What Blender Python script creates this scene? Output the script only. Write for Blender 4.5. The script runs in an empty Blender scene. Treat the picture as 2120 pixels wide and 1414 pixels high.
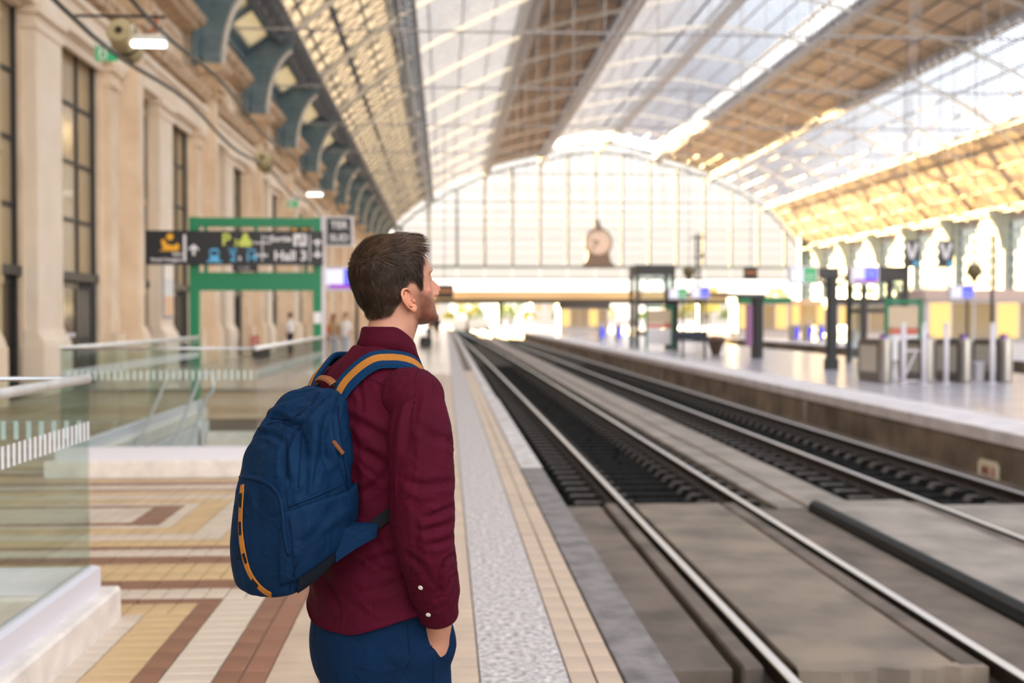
import bpy, bmesh, math, random
import numpy as np
from mathutils import Vector, Matrix
random.seed(7)
RNG = np.random.default_rng(11)
C = bpy.context.scene.collection
SC = bpy.context.scene

# ------------------------------------------------------------------ camera, sky, sun, exposure
F = 2400.0
PITCH = math.atan(52 / F)
YAW = math.atan(138 / F * math.cos(PITCH))
cam_data = bpy.data.cameras.new('camera')
cam_data.sensor_width = 36
cam_data.lens = 36 * F / 2120
cam_data.clip_end = 2000
cam_data.dof.use_dof = True
cam_data.dof.focus_distance = 2.66
cam_data.dof.aperture_fstop = 2.9
cam = bpy.data.objects.new('camera', cam_data)
C.objects.link(cam)
cam.location = (0, 0, 1.6)
cam.rotation_euler = (math.pi / 2 - PITCH, 0, -YAW)
SC.camera = cam

SC.view_settings.view_transform = 'Standard'
SC.view_settings.look = 'None'
SC.view_settings.gamma = 1
SC.view_settings.use_curve_mapping = False
SC.view_settings.exposure = 2.12
SC.cycles.max_bounces = 7
SC.cycles.diffuse_bounces = 4
SC.cycles.glossy_bounces = 3
SC.cycles.transmission_bounces = 4
SC.cycles.transparent_max_bounces = 16
SC.cycles.sample_clamp_indirect = 6
SC.cycles.caustics_reflective = False
SC.cycles.caustics_refractive = False
SC.cycles.use_denoising = True

world = bpy.data.worlds.new('evening_sky')
SC.world = world
world.use_nodes = True
nt = world.node_tree
bgn = nt.nodes['Background']
tc = nt.nodes.new('ShaderNodeTexCoord')
sx = nt.nodes.new('ShaderNodeSeparateXYZ')
rp = nt.nodes.new('ShaderNodeValToRGB')
nt.links.new(tc.outputs['Generated'], sx.inputs[0])
nt.links.new(sx.outputs['Z'], rp.inputs['Fac'])
rp.color_ramp.elements[0].position = 0.0
rp.color_ramp.elements[0].color = (0.62, 0.545, 0.455, 1)
rp.color_ramp.elements[1].position = 0.75
rp.color_ramp.elements[1].color = (0.80, 0.88, 1.0, 1)
e = rp.color_ramp.elements.new(0.12); e.color = (0.88, 0.84, 0.785, 1)
nt.links.new(rp.outputs['Color'], bgn.inputs['Color'])
bgn.inputs['Strength'].default_value = 1.05

sun_data = bpy.data.lights.new('low_sun', 'SUN')
sun_data.energy = 24.0
sun_data.color = (1.0, 0.69, 0.30)
sun_data.angle = math.radians(0.6)
sun = bpy.data.objects.new('low_sun', sun_data)
C.objects.link(sun)
SUN_FROM = Vector((-0.36, 0.92, 0.092)).normalized()
sun.rotation_euler = SUN_FROM.to_track_quat('Z', 'Y').to_euler()

# ------------------------------------------------------------------ helpers
def tag(o, label=None, cat=None, group=None, kind=None):
    if label: o['label'] = label
    if cat: o['category'] = cat
    if group: o['group'] = group
    if kind: o['kind'] = kind
    return o

def empty(name, loc=(0, 0, 0), rz=0.0, parent=None, **kw):
    o = bpy.data.objects.new(name, None)
    o.empty_display_size = 0.1
    C.objects.link(o)
    o.location = loc
    o.rotation_euler = (0, 0, rz)
    if parent: o.parent = parent
    return tag(o, **kw)

def copy_tree(o, parent=None):
    c = o.copy(); C.objects.link(c); c.parent = parent
    for ch in list(o.children): copy_tree(ch, c)
    return c

class MB:
    """collects faces; build() links ONE mesh object"""
    def __init__(self): self.v = []; self.f = []; self.m = []; self.mi = 0
    def add(self, vs, fs):
        n = len(self.v)
        self.v.extend([tuple(map(float, p)) for p in vs])
        for f in fs:
            self.f.append(tuple(int(i) + n for i in f)); self.m.append(self.mi)
        return self
    def box(self, x0, x1, y0, y1, z0, z1):
        vs = [(x0,y0,z0),(x1,y0,z0),(x1,y1,z0),(x0,y1,z0),(x0,y0,z1),(x1,y0,z1),(x1,y1,z1),(x0,y1,z1)]
        return self.add(vs, [(0,3,2,1),(4,5,6,7),(0,1,5,4),(1,2,6,5),(2,3,7,6),(3,0,4,7)])
    def bev(self, x0, x1, y0, y1, z0, z1, b):
        """box with bevelled vertical edges and top rim"""
        def ring(i, z): return [(x0+i,y0,z),(x1-i,y0,z),(x1,y0+i,z),(x1,y1-i,z),(x1-i,y1,z),(x0+i,y1,z),(x0,y1-i,z),(x0,y0+i,z)]
        def ins(i, z):
            return [(x0+b+i*0,y0+i,z),(x1-b,y0+i,z),(x1-i,y0+b,z),(x1-i,y1-b,z),(x1-b,y1-i,z),(x0+b,y1-i,z),(x0+i,y1-b,z),(x0+i,y0+b,z)]
        r = [ring(b, z0), ring(b, z1 - b), ins(b * .7, z1)]
        vs = sum(r, [])
        fs = [tuple(range(7, -1, -1)), tuple(range(16, 24))]
        for k in range(2):
            for j in range(8):
                fs.append((k*8+j, k*8+(j+1) % 8, (k+1)*8+(j+1) % 8, (k+1)*8+j))
        return self.add(vs, fs)
    def bar(self, a, b, w, h=None, up=(0, 0, 1)):
        """square bar from a to b"""
        h = h or w
        a = np.array(a, float); b = np.array(b, float); d = b - a; L = np.linalg.norm(d); d = d / L
        up = np.array(up, float)
        s = np.cross(d, up)
        if np.linalg.norm(s) < 1e-4: s = np.cross(d, (1, 0, 0))
        s /= np.linalg.norm(s); t = np.cross(s, d)
        vs = [p + s*i*w/2 + t*j*h/2 for p in (a, b) for i, j in ((-1,-1),(1,-1),(1,1),(-1,1))]
        return self.add(vs, [(0,3,2,1),(4,5,6,7),(0,1,5,4),(1,2,6,5),(2,3,7,6),(3,0,4,7)])
    def tube(self, pts, r, n=8, cap=True):
        pts = np.array(pts, float); m = len(pts)
        rs = np.full(m, r) if np.isscalar(r) else np.array(r, float)
        tan = np.gradient(pts, axis=0); tan /= np.linalg.norm(tan, axis=1)[:, None] + 1e-12
        ref = np.array((0, 0, 1.)) if abs(tan[0][2]) < .9 else np.array((1., 0, 0))
        vs = []; s = np.cross(tan[0], ref); s /= np.linalg.norm(s)
        for i in range(m):
            s = s - tan[i] * (s @ tan[i]); s /= np.linalg.norm(s); t = np.cross(tan[i], s)
            for k in range(n):
                a = 2 * math.pi * k / n
                vs.append(pts[i] + rs[i] * (math.cos(a) * s + math.sin(a) * t))
        fs = []
        for i in range(m - 1):
            for k in range(n):
                fs.append((i*n+k, i*n+(k+1) % n, (i+1)*n+(k+1) % n, (i+1)*n+k))
        if cap: fs += [tuple(range(n-1, -1, -1)), tuple(range((m-1)*n, m*n))]
        return self.add(vs, fs)
    def lathe(self, prof, c=(0, 0, 0), n=20, axis='z'):
        """prof: list of (r, h)"""
        vs = []
        for r, h in prof:
            for k in range(n):
                a = 2*math.pi*k/n
                p = (r*math.cos(a), r*math.sin(a), h)
                if axis == 'y': p = (p[0], p[2], p[1])
                if axis == 'x': p = (p[2], p[0], p[1])
                vs.append((p[0]+c[0], p[1]+c[1], p[2]+c[2]))
        fs = []
        m = len(prof)
        for i in range(m-1):
            for k in range(n): fs.append((i*n+k, i*n+(k+1) % n, (i+1)*n+(k+1) % n, (i+1)*n+k))
        fs += [tuple(range(n-1, -1, -1)), tuple(range((m-1)*n, m*n))]
        return self.add(vs, fs)
    def loft(self, rings, cap=True, closed=True):
        n = len(rings[0]); vs = [p for r in rings for p in r]; fs = []
        for i in range(len(rings)-1):
            for k in range(n if closed else n-1):
                fs.append((i*n+k, i*n+(k+1) % n, (i+1)*n+(k+1) % n, (i+1)*n+k))
        if cap: fs += [tuple(range(n-1, -1, -1)), tuple(range((len(rings)-1)*n, len(rings)*n))]
        return self.add(vs, fs)
    def prism(self, poly, y0, y1, plane='xz'):
        """extrude a 2-D outline along the third axis"""
        n = len(poly)
        mk = {'xz': lambda a, b, y: (a, y, b), 'yz': lambda a, b, y: (y, a, b), 'xy': lambda a, b, y: (a, b, y)}[plane]
        vs = [mk(a, b, y0) for a, b in poly] + [mk(a, b, y1) for a, b in poly]
        fs = [tuple(range(n-1, -1, -1)), tuple(range(n, 2*n))] + [(k, (k+1) % n, n+(k+1) % n, n+k) for k in range(n)]
        return self.add(vs, fs)
    def mesh(self, name, mat, smooth=False):
        me = bpy.data.meshes.new(name)
        me.from_pydata(self.v, [], self.f)
        mats = mat if isinstance(mat, (list, tuple)) else [mat]
        for m in mats: me.materials.append(m)
        if len(mats) > 1: me.polygons.foreach_set('material_index', self.m)
        bm = bmesh.new(); bm.from_mesh(me); bmesh.ops.recalc_face_normals(bm, faces=bm.faces); bm.to_mesh(me); bm.free()
        if smooth:
            me.polygons.foreach_set('use_smooth', [True]*len(me.polygons))
            if smooth != 'all': me.set_sharp_from_angle(angle=math.radians(40))
        me.update()
        return me
    def build(self, name, mat, parent=None, smooth=False, **kw):
        o = bpy.data.objects.new(name, self.mesh(name, mat, smooth))
        C.objects.link(o)
        if parent: o.parent = parent
        return tag(o, **kw)

def obj(name, me, parent=None, loc=None, **kw):
    o = bpy.data.objects.new(name, me); C.objects.link(o)
    if parent: o.parent = parent
    if loc is not None: o.location = loc
    return tag(o, **kw)

def text_obj(name, s, size, mat, loc, rot, parent=None, align='LEFT', extrude=.001, spacing=1.0):
    cu = bpy.data.curves.new(name, 'FONT'); cu.body = s; cu.size = size; cu.extrude = extrude
    cu.offset = size*.022; cu.align_x = align; cu.align_y = 'CENTER'; cu.space_character = spacing
    cu.materials.append(mat)
    o = bpy.data.objects.new(name, cu); C.objects.link(o)
    dg = bpy.context.evaluated_depsgraph_get()
    me = bpy.data.meshes.new_from_object(o.evaluated_get(dg))
    bpy.data.objects.remove(o)
    me.name = name
    o = bpy.data.objects.new(name, me); C.objects.link(o)
    o.location = loc; o.rotation_euler = rot
    if parent: o.parent = parent
    return o

# ------------------------------------------------------------------ materials
MATS = {}
def mat(name, col, rough=.6, metal=0., var=0., vscale=8., bump=0., bscale=40., col2=None, spec=None, emit=None, estr=0., detail=4.0, stretch=None, trans=0.):
    m = bpy.data.materials.new(name); m.use_nodes = True
    t = m.node_tree; b = t.nodes['Principled BSDF']
    b.inputs['Base Color'].default_value = (*col, 1)
    b.inputs['Roughness'].default_value = rough
    b.inputs['Metallic'].default_value = metal
    if spec is not None: b.inputs['Specular IOR Level'].default_value = spec
    if emit: b.inputs['Emission Color'].default_value = (*emit, 1); b.inputs['Emission Strength'].default_value = estr
    co = None
    if var or bump:
        tcn = t.nodes.new('ShaderNodeTexCoord'); mp = t.nodes.new('ShaderNodeMapping')
        t.links.new(tcn.outputs['Object'], mp.inputs['Vector'])
        if stretch: mp.inputs['Scale'].default_value = stretch
        co = mp.outputs['Vector']
    if var:
        nz = t.nodes.new('ShaderNodeTexNoise'); nz.inputs['Scale'].default_value = vscale; nz.inputs['Detail'].default_value = detail
        t.links.new(co, nz.inputs['Vector'])
        r = t.nodes.new('ShaderNodeValToRGB'); t.links.new(nz.outputs['Fac'], r.inputs['Fac'])
        c2 = col2 or tuple(c*(1-var) for c in col)
        r.color_ramp.elements[0].color = (*c2, 1); r.color_ramp.elements[0].position = .33
        r.color_ramp.elements[1].color = (*[min(1, c*(1+.35*var)) for c in col], 1); r.color_ramp.elements[1].position = .67
        t.links.new(r.outputs['Color'], b.inputs['Base Color'])
    if bump:
        nz = t.nodes.new('ShaderNodeTexNoise'); nz.inputs['Scale'].default_value = bscale; nz.inputs['Detail'].default_value = 3
        t.links.new(co, nz.inputs['Vector'])
        bp = t.nodes.new('ShaderNodeBump'); bp.inputs['Strength'].default_value = bump; bp.inputs['Distance'].default_value = .01
        t.links.new(nz.outputs['Fac'], bp.inputs['Height']); t.links.new(bp.outputs['Normal'], b.inputs['Normal'])
    MATS[name] = m
    return m

def glass(name, tint=(.9, .95, .93), gloss=.12, haze=0., hazecol=(.9, .93, 1.), rough=.03):
    """thin pane: straight-through light, a mirror share that grows at grazing angles, some haze from dirt"""
    m = bpy.data.materials.new(name); m.use_nodes = True
    t = m.node_tree; t.nodes.remove(t.nodes['Principled BSDF']); out = t.nodes['Material Output']
    tr = t.nodes.new('ShaderNodeBsdfTransparent'); tr.inputs['Color'].default_value = (*tint, 1)
    gl = t.nodes.new('ShaderNodeBsdfGlossy'); gl.inputs['Roughness'].default_value = rough
    lw = t.nodes.new('ShaderNodeLayerWeight'); lw.inputs['Blend'].default_value = gloss
    mx = t.nodes.new('ShaderNodeMixShader')
    ge = t.nodes.new('ShaderNodeNewGeometry'); fm = t.nodes.new('ShaderNodeMath'); fm.operation = 'MULTIPLY'   # only the outer faces mirror
    fi = t.nodes.new('ShaderNodeMath'); fi.operation = 'SUBTRACT'; fi.inputs[0].default_value = 1; t.links.new(ge.outputs['Backfacing'], fi.inputs[1])
    t.links.new(lw.outputs['Fresnel'], fm.inputs[0]); t.links.new(fi.outputs[0], fm.inputs[1])
    t.links.new(fm.outputs[0], mx.inputs[0]); t.links.new(tr.outputs[0], mx.inputs[1]); t.links.new(gl.outputs[0], mx.inputs[2])
    last = mx.outputs[0]
    if haze:
        tl = t.nodes.new('ShaderNodeBsdfTranslucent'); tl.inputs['Color'].default_value = (*hazecol, 1)
        df = t.nodes.new('ShaderNodeBsdfDiffuse'); df.inputs['Color'].default_value = (*hazecol, 1)
        m1 = t.nodes.new('ShaderNodeMixShader'); m1.inputs[0].default_value = .35
        t.links.new(tl.outputs[0], m1.inputs[1]); t.links.new(df.outputs[0], m1.inputs[2])
        m2 = t.nodes.new('ShaderNodeMixShader'); m2.inputs[0].default_value = haze
        t.links.new(last, m2.inputs[1]); t.links.new(m1.outputs[0], m2.inputs[2]); last = m2.outputs[0]
    t.links.new(last, out.inputs['Surface'])
    MATS[name] = m
    return m

M = MATS
mat('ochre_tile', (.60,.40,.20), .38, var=.18, vscale=3); mat('cream_tile', (.63,.51,.40), .36, var=.14, vscale=3)
mat('brown_tile', (.25,.105,.06), .34, var=.25, vscale=3); mat('red_tile', (.27,.110,.065), .34, var=.2, vscale=2)
mat('beige_tile', (.53,.395,.29), .4, var=.16, vscale=2.5)
mat('far_tile', (.60,.50,.42), .20, var=.1, vscale=.6); mat('grout', (.17,.125,.095), .8)
mat('granite', (.62,.57,.55), .75, var=.5, vscale=30, bump=.7, bscale=40, col2=(.25,.22,.215), detail=14)
mat('edge_pale', (.62,.58,.56), .7, var=.4, vscale=5, bump=.3); mat('edge_dark', (.21,.185,.18), .65, var=.5, vscale=5, bump=.4, col2=(.115,.10,.10), detail=8)
mat('curb_stone', (.74,.66,.60), .7, var=.15, vscale=6, bump=.3, bscale=60)
mat('concrete', (.235,.182,.134), .8, var=.4, vscale=1.6, bump=.35, bscale=14, col2=(.135,.108,.088), detail=8)
mat('concrete_light', (.32,.272,.235), .8, var=.35, vscale=1.6, bump=.3, bscale=14, detail=8)
mat('concrete_brown', (.165,.125,.098), .8, var=.45, vscale=1.8, bump=.35, bscale=14, detail=8)
mat('ballast', (.005,.0055,.0055), .95, var=.5, vscale=18, bump=1.0, bscale=16, spec=.05)
mat('sleeper_concrete', (.12,.105,.095), .85, var=.4, vscale=9, bump=.4, spec=.1)
mat('rail_side', (.030,.019,.014), .7, var=.3, vscale=6); mat('rail_top', (.86,.84,.83), .34, metal=1.)
mat('fastening_steel', (.05,.04,.035), .6, metal=.6)
mat('wall_stone', (.86,.71,.55), .75, var=.13, vscale=1.1, bump=.15, bscale=10, col2=(.74,.58,.42))
mat('wall_pale', (.90,.79,.67), .7, var=.1, vscale=.8, bump=.12, bscale=10, col2=(.84,.71,.57))
mat('cornice_stone', (.70,.54,.38), .75, var=.3, vscale=2.2, bump=.3, col2=(.50,.36,.23))
mat('window_bar', (.045,.045,.045), .5); mat('pipe_ochre', (.52,.40,.22), .5)
mat('window_dim', (.42,.35,.26), .12, var=.35, vscale=.35, col2=(.46,.32,.14))  # warm interior light and beige reflection put into the pane colour
mat('door_black', (.012,.012,.013), .35)
mat('steel_blue', (.20,.295,.355), .5, var=.25, vscale=2.5); mat('steel_dark', (.17,.205,.245), .5, var=.2, vscale=2)
mat('steel_pale', (.44,.43,.45), .5, var=.25, vscale=4); mat('steel_white', (.78,.76,.72), .5, var=.15, vscale=8)
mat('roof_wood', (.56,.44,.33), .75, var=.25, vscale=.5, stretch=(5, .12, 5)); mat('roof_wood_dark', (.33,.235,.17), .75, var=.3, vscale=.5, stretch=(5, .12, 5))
mat('roof_cream', (.84,.74,.62), .7, var=.12, vscale=1)
mat('steel_brushed', (.55,.55,.56), .28, metal=1.); mat('steel_satin', (.50,.47,.43), .38, metal=.85)
mat('green_paint', (.0,.205,.085), .38); mat('black_panel', (.008,.009,.014), .35); mat('white_print', (.82,.80,.84), .5)
mat('amber_print', (.85,.42,.02), .5); mat('blue_print', (.10,.45,.78), .5); mat('lime_print', (.58,.66,.12), .5)
mat('white_frame', (.66,.63,.68), .4); mat('dark_grey', (.055,.052,.055), .45); mat('black_metal', (.012,.014,.016), .4)
glass('rail_glass', (.885,.93,.91), .22, .012, (.85,.9,.86)); glass('roof_glass', (.58,.635,.70), .05, .12, (.86,.92,1.)); glass('gable_glass', (.575,.57,.565), .04, 0); glass('wall_glass', (.50,.53,.53), .04, 0)
glass('clear_glass', (.85,.9,.9), .12, .05)
def screen(name, col, s=1.0): return mat(name, (.02,.02,.02), .3, emit=col, estr=s)
screen('screen_white', (.86,.82,1.), .26); screen('screen_blue', (.03,.06,.9), .34); screen('screen_green', (.01,.42,.12), .26); screen('screen_purple', (.35,.03,.6), .25)
screen('screen_orange', (1.,.30,.04), .07); screen('lamp_white', (1.,.95,.86), 1.6); screen('lamp_warm', (1.,.55,.12), 9.0); screen('exit_green', (.0,.40,.13), .22)
mat('steel_hazy', (.46,.54,.56), .5, var=.15, vscale=2); mat('girder_shaded', (.23,.27,.33), .5, var=.2, vscale=3)  # steel_hazy: bright haze on the right wall put into a paler steel colour
glass('eaves_glass', (.40,.40,.38), .04, .88, (.33,.325,.30)); glass('added_glow_sheet', (.2,.19,.17), .02, .97, (.155,.143,.130))
mat('sleeper_dirty', (.014,.0135,.013), .9, var=.3, vscale=9, spec=.1); mat('step_gap_black', (.008,.008,.008), .7, var=.3, vscale=9)
mat('door_glass_dark', (.055,.042,.03), .12)
# ------------------------------------------------------------------ ground, platforms, tracks
BAY = 10.12
Y_BACK, Y_END = -12.0, 160.0  # unseen hall end cut short and left open so more sky light enters

def shift(y): return -.000052 * max(0., y - 14) ** 2

g = MB(); g.box(-60, 110, -60, 420, -1.4, -1.06)
g.build('ground', M['ballast'], kind='structure', label='dark ballast ground under the tracks and beyond the hall')

# platform body with the stairwell left open
fl = MB()
SW = (-3.70, -1.95, 12.0, 18.1)
for (x0, x1, y0, y1) in ((-9.6, SW[0], Y_BACK, 230), (SW[1], .150, Y_BACK, 230), (SW[0], SW[1], Y_BACK, SW[2]), (SW[0], SW[1], SW[3], 230)):
    fl.box(x0, x1, y0, y1, -1.1, -.010)
fl.box(.150, .98, Y_BACK, 230, -1.1, -.06)
floor = fl.build('floor', M['grout'], kind='structure', label='tiled platform floor with ochre, cream and brown bands')

# ---- tiles: rectangles with a colour, 12 x 24 cm units
U = .1176
tiles = []   # (x0, x1, y0, y1, colour)
def row_of(x0, x1, y0, y1, col, long_axis):
    """fill a band with tiles; long_axis says which way the long side runs"""
    dx, dy = (2*U, U) if long_axis == 'x' else (U, 2*U)
    nx, ny = max(1, round((x1-x0)/dx)), max(1, round((y1-y0)/dy))
    for i in range(nx):
        for j in range(ny):
            tiles.append((x0+(x1-x0)*i/nx, x0+(x1-x0)*(i+1)/nx, y0+(y1-y0)*j/ny, y0+(y1-y0)*(j+1)/ny, col))
XS = .150                               # left edge of the granite strip
row_of(XS-8*U, XS, 2.2, 32, 'beige_tile', 'x')
XR = XS - 8*U                           # right edge of the red/brown band
row_of(XR-U, XR, 2.2, 26, 'red_tile', 'y'); row_of(XR-2*U, XR-U, 2.2, 26, 'brown_tile', 'y')
XM = XR - 2*U
XL = -8.2
for k in range(-1, 4):
    yc = 9.47 + 36*U*k
    def Yb(n): return yc + n*U
    # rings inward from the outside: width in units, colour
    x1, h = XM, 14
    rings = [(2, 'cream_tile'), (1, 'brown_tile'), (2, 'ochre_tile'), (2, 'cream_tile'), (2, 'ochre_tile'), (1, 'cream_tile'), (2, 'brown_tile')]
    for wdt, col in rings:
        la = 'x' if wdt == 2 else 'y'
        lb = 'y' if wdt == 2 else 'x'
        wy = 1 if (wdt == 2 and col == 'brown_tile') else wdt
        lc = 'x' if wy == 1 else lb
        row_of(x1-wdt*U, x1, Yb(-h+wy), Yb(h-wy), col, la)
        row_of(XL, x1, Yb(h-wy), Yb(h), col, lc)
        row_of(XL, x1, Yb(-h), Yb(-h+wy), col, lc)
        x1 -= wdt*U; h -= wy
    row_of(XL, x1, Yb(-h), Yb(h), 'cream_tile', 'y')
    row_of(XL, XM, Yb(14), Yb(16), 'brown_tile', 'x')
    row_of(XL, XM, Yb(16), Yb(20), 'ochre_tile', 'y')
    row_of(XL, XM, Yb(20), Yb(22), 'brown_tile', 'x')
row_of(.545, .545+2*U, 2.6, 34, 'beige_tile', 'y')
def in_sw(t): return t[1] > SW[0]-.25 and t[0] < SW[1]+.25 and t[3] > SW[2]-.35 and t[2] < SW[3]+.1
tiles = [t for t in tiles if not in_sw(t) and t[2] > 1.5]
TC = ['ochre_tile', 'cream_tile', 'brown_tile', 'red_tile', 'beige_tile']
def tile_view(t):
    x, y = (t[0]+t[1])/2, (t[2]+t[3])/2
    px, py = 922 + F*x/y, 655 + F*1.6/y
    return 100 < px < 2120 and py < 1440 and not (560 < px < 955 and py > 1240)
tiles.sort(key=lambda t: (not tile_view(t), (t[2]+t[3])))
sm = MB(); shared = {}
for i, t in enumerate(tiles):
    gpx = .0038; dz = random.uniform(-.0012, .0008)
    if i < 296:
        w, d = t[1]-t[0]-2*gpx, t[3]-t[2]-2*gpx
        key = (round(w, 3), round(d, 3), t[4])
        if key not in shared:
            b = MB(); b.bev(-w/2, w/2, -d/2, d/2, -.012, 0, .003); shared[key] = b.mesh('tile', M[t[4]])
        o = obj('tile', shared[key], floor, ((t[0]+t[1])/2, (t[2]+t[3])/2, dz))
    else:
        sm.mi = TC.index(t[4]); sm.box(t[0]+gpx, t[1]-gpx, t[2]+gpx, t[3]-gpx, -.012, dz)
sm.build('tile_field', [M[c] for c in TC], floor, kind='stuff')
far = MB(); far.box(XR-.3, .15, 32, 230, -.02, -.001); far.box(-8.4, XR-.3, 26.0, 230, -.02, -.002); far.build('far_paving', M['far_tile'], floor)
gs = MB()
yy = 2.0
while yy < 120:
    L = 1.9 if yy < 40 else 20
    gs.box(.154, .541, yy+.003, yy+L-.003, -.06, .001); yy += L
gs.build('granite_strip', M['granite'], floor)
for i in range(14):
    y0, y1 = 2.0 + i*1.47, 2.0 + (i+1)*1.47
    if y0 > 12.28-.8 and y0 < 12.28: pass
    m = 'edge_dark' if (y0+y1)/2 < 12.28 else 'edge_pale'
    b = MB(); b.bev(.79, 1.03, y0+.003, y1-.003, -.30, .002 if m == 'edge_pale' else -.006, .01)
    b.build('edge_slab', M[m], floor)
b = MB(); b.box(.79, 1.0, 22.6, 230, -.30, .0); b.build('edge_slab', M['edge_pale'], floor)
b = MB(); b.box(.93, .975, Y_BACK, 230, -1.1, -.06); b.build('platform_face', M['concrete_brown'], floor)

# ---- rails and sleepers
def rail_mesh(x, y0, y1, parent):
    ys = list(np.concatenate([np.arange(y0, 20, 4.), np.arange(20, y1+.1, 6.)]))
    prof = [(-.07, -.172), (.07, -.172), (.07, -.158), (.012, -.135), (.012, -.045), (.036, -.035), (.036, -.012), (-.036, -.012), (-.036, -.035), (-.012, -.045), (-.012, -.135), (-.07, -.158)]
    r = MB(); r.loft([[(x+shift(y)+px, y, -.71+pz) for px, pz in prof] for y in ys]); o = r.build('rail', M['rail_side'], parent)
    h = MB(); h.loft([[(x+shift(y)+px, y, -.71+pz) for px, pz in ((-.036, -.0125), (.036, -.0125), (.036, -.004), (.03, 0), (-.03, 0), (-.036, -.004))] for y in ys])
    h.build('running_surface', M['rail_top'], o, label='bright worn running surface of the rail')
def sleeper_me():
    s = MB()
    prof = [(-1.24, -1.05), (1.24, -1.05), (1.24, -.90), (1.21, -.88), (.46, -.88), (.40, -.955), (-.40, -.955), (-.46, -.88), (-1.21, -.88), (-1.24, -.90)]
    s.prism(prof, -.115, .115, 'xz')
    me = s.mesh('sleeper', [M['sleeper_concrete'], M['sleeper_dirty']])
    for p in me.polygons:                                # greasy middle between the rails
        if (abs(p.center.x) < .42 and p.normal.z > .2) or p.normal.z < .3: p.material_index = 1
    return me
SLP = sleeper_me()
fb = MB()
for sx_ in (-.74, .74):
    for q in (-.115, .115):
        fb.box(sx_+q-.045, sx_+q+.045, -.05, .05, -.885, -.845)
        fb.lathe([(.018, -.845), (.018, -.80), (.01, -.795)], (sx_+q, 0, 0), 6)
FAST = fb.mesh('rail_fastening', M['fastening_steel'])
TRK = [('railway_track', 2.96, 'first pair of rails on concrete sleepers beside the tiled platform'),
       ('railway_track', 6.78, 'second pair of rails on concrete sleepers below the dark platform wall')]
for nm, xc, lb in TRK:
    tr = empty(nm, (0, 0, 0), label=lb, cat='railway track', group='railway tracks in the hall')
    rail_mesh(xc-.752, 3, 195, tr); rail_mesh(xc+.752, 3, 195, tr)
    st = MB()
    for k in range(150):
        y = 14.75 + .6*k + (.25 if xc > 5 else 0)
        if k < 75:
            s = obj('sleeper', SLP, tr, (xc+shift(y), y, 0))
            obj('rail_fastening', FAST, s, kind='stuff')
        else:
            st.box(xc+shift(y)-1.24, xc+shift(y)+1.24, y-.13, y+.13, -1.05, -.9)
    st.build('far_sleepers', M['sleeper_concrete'], tr, kind='stuff')
    bl = MB()
    for k in range(2600):
        y = 14.4 + (random.random() ** 1.6) * 45; x = xc + random.uniform(-1.35, 1.35); s = random.uniform(.025, .055)
        z = -.99 + random.uniform(-.03, .04)
        vs = [(x+s*random.uniform(.6, 1)*a, y+s*random.uniform(.6, 1)*b_, z+s*.6*c) for a, b_, c in ((1,0,0),(0,1,0),(-1,0,0),(0,-1,0),(0,0,1),(0,0,-1))]
        bl.add(vs, [(0,1,4),(1,2,4),(2,3,4),(3,0,4),(1,0,5),(2,1,5),(3,2,5),(0,3,5)])
    bl.box(*((1.0, 4.0) if xc < 5 else (5.2, 8.3)), 14.35, 160, -1.06, -.985)
    bl.build('ballast', M['ballast'], tr, kind='stuff')
# ---- concrete crossing between and beside the rails
def slab(name, x0, x1, y0, y1, z1, m, lb, z0=-1.06, bv=.012):
    b = MB(); b.bev(x0, x1, y0, y1, z0, z1, bv); return b.build(name, M[m], kind='structure', label=lb)
slab('crossing_slab', 1.0, 1.92, 7.62, 14.3, -.76, 'concrete_brown', 'stained brown concrete strip directly under the platform edge')
slab('crossing_timber', 1.975, 2.125, 7.58, 14.35, -.735, 'concrete_brown', 'narrow brown filler strip left of the first rail', bv=.02)
slab('crossing_slab', 2.33, 3.42, 7.55, 14.3, -.735, 'concrete', 'wide concrete slab between the rails of the first track')
slab('crossing_timber', 3.45, 3.62, 7.55, 14.3, -.735, 'concrete_brown', 'narrow filler strip inside the second rail', bv=.02)
slab('crossing_slab', 3.82, 4.50, 4.6, 14.3, -.82, 'concrete_brown', 'sunken brown concrete strip right of the first track')
slab('crossing_slab', 4.64, 5.72, 4.6, 14.2, -.70, 'concrete_light', 'raised pale concrete slab between the two tracks')
slab('crossing_timber', 5.76, 5.93, 4.6, 14.2, -.725, 'concrete_brown', 'filler strip left of the second track', bv=.02)
slab('crossing_slab', 6.14, 7.36, 4.6, 14.0, -.735, 'concrete_light', 'pale concrete slab between the rails of the second track')
slab('crossing_slab', 7.60, 8.34, 4.6, 160, -.86, 'concrete_brown', 'dirty concrete ledge at the foot of the second platform')
slab('service_path', 4.22, 5.28, 14.5, 160, -.83, 'concrete_light', 'pale concrete path running between the two tracks')
cb = MB(); cb.tube([(4.62+.02*math.sin(y*.7), y, -.815) for y in np.arange(14.5, 90, 1.5)], .018, 6)
tag(cb.build('ground_cable', M['roof_wood_dark'], smooth='all'), 'rusty brown cable lying along the pale path between the tracks', 'cable')
b = MB(); b.prism([(4.52, -1.05), (4.64, -1.05), (4.64, -.70), (4.60, -.695), (4.54, -.73), (4.52, -.80)], 4.6, 14.2, 'xz'); b.build('gap_shadow_strip', M['step_gap_black'], kind='structure', label='black rubber edge strip along the raised slab between the tracks')  # black strip, not rubber, added where the slab step has its shadow gap
# broken front edge of the slab, a dark pit below it
xs = np.linspace(2.33, 3.62, 15); R5 = random.Random(5)
b = MB(); b.prism([(x, 7.55-R5.uniform(.0, .10)) for x in xs] + [(3.62, 7.62), (2.33, 7.62)], -1.02, -.742, 'xy'); b.build('slab_edge', M['concrete'], kind='structure', label='broken front edge of the slab between the rails')
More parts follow.
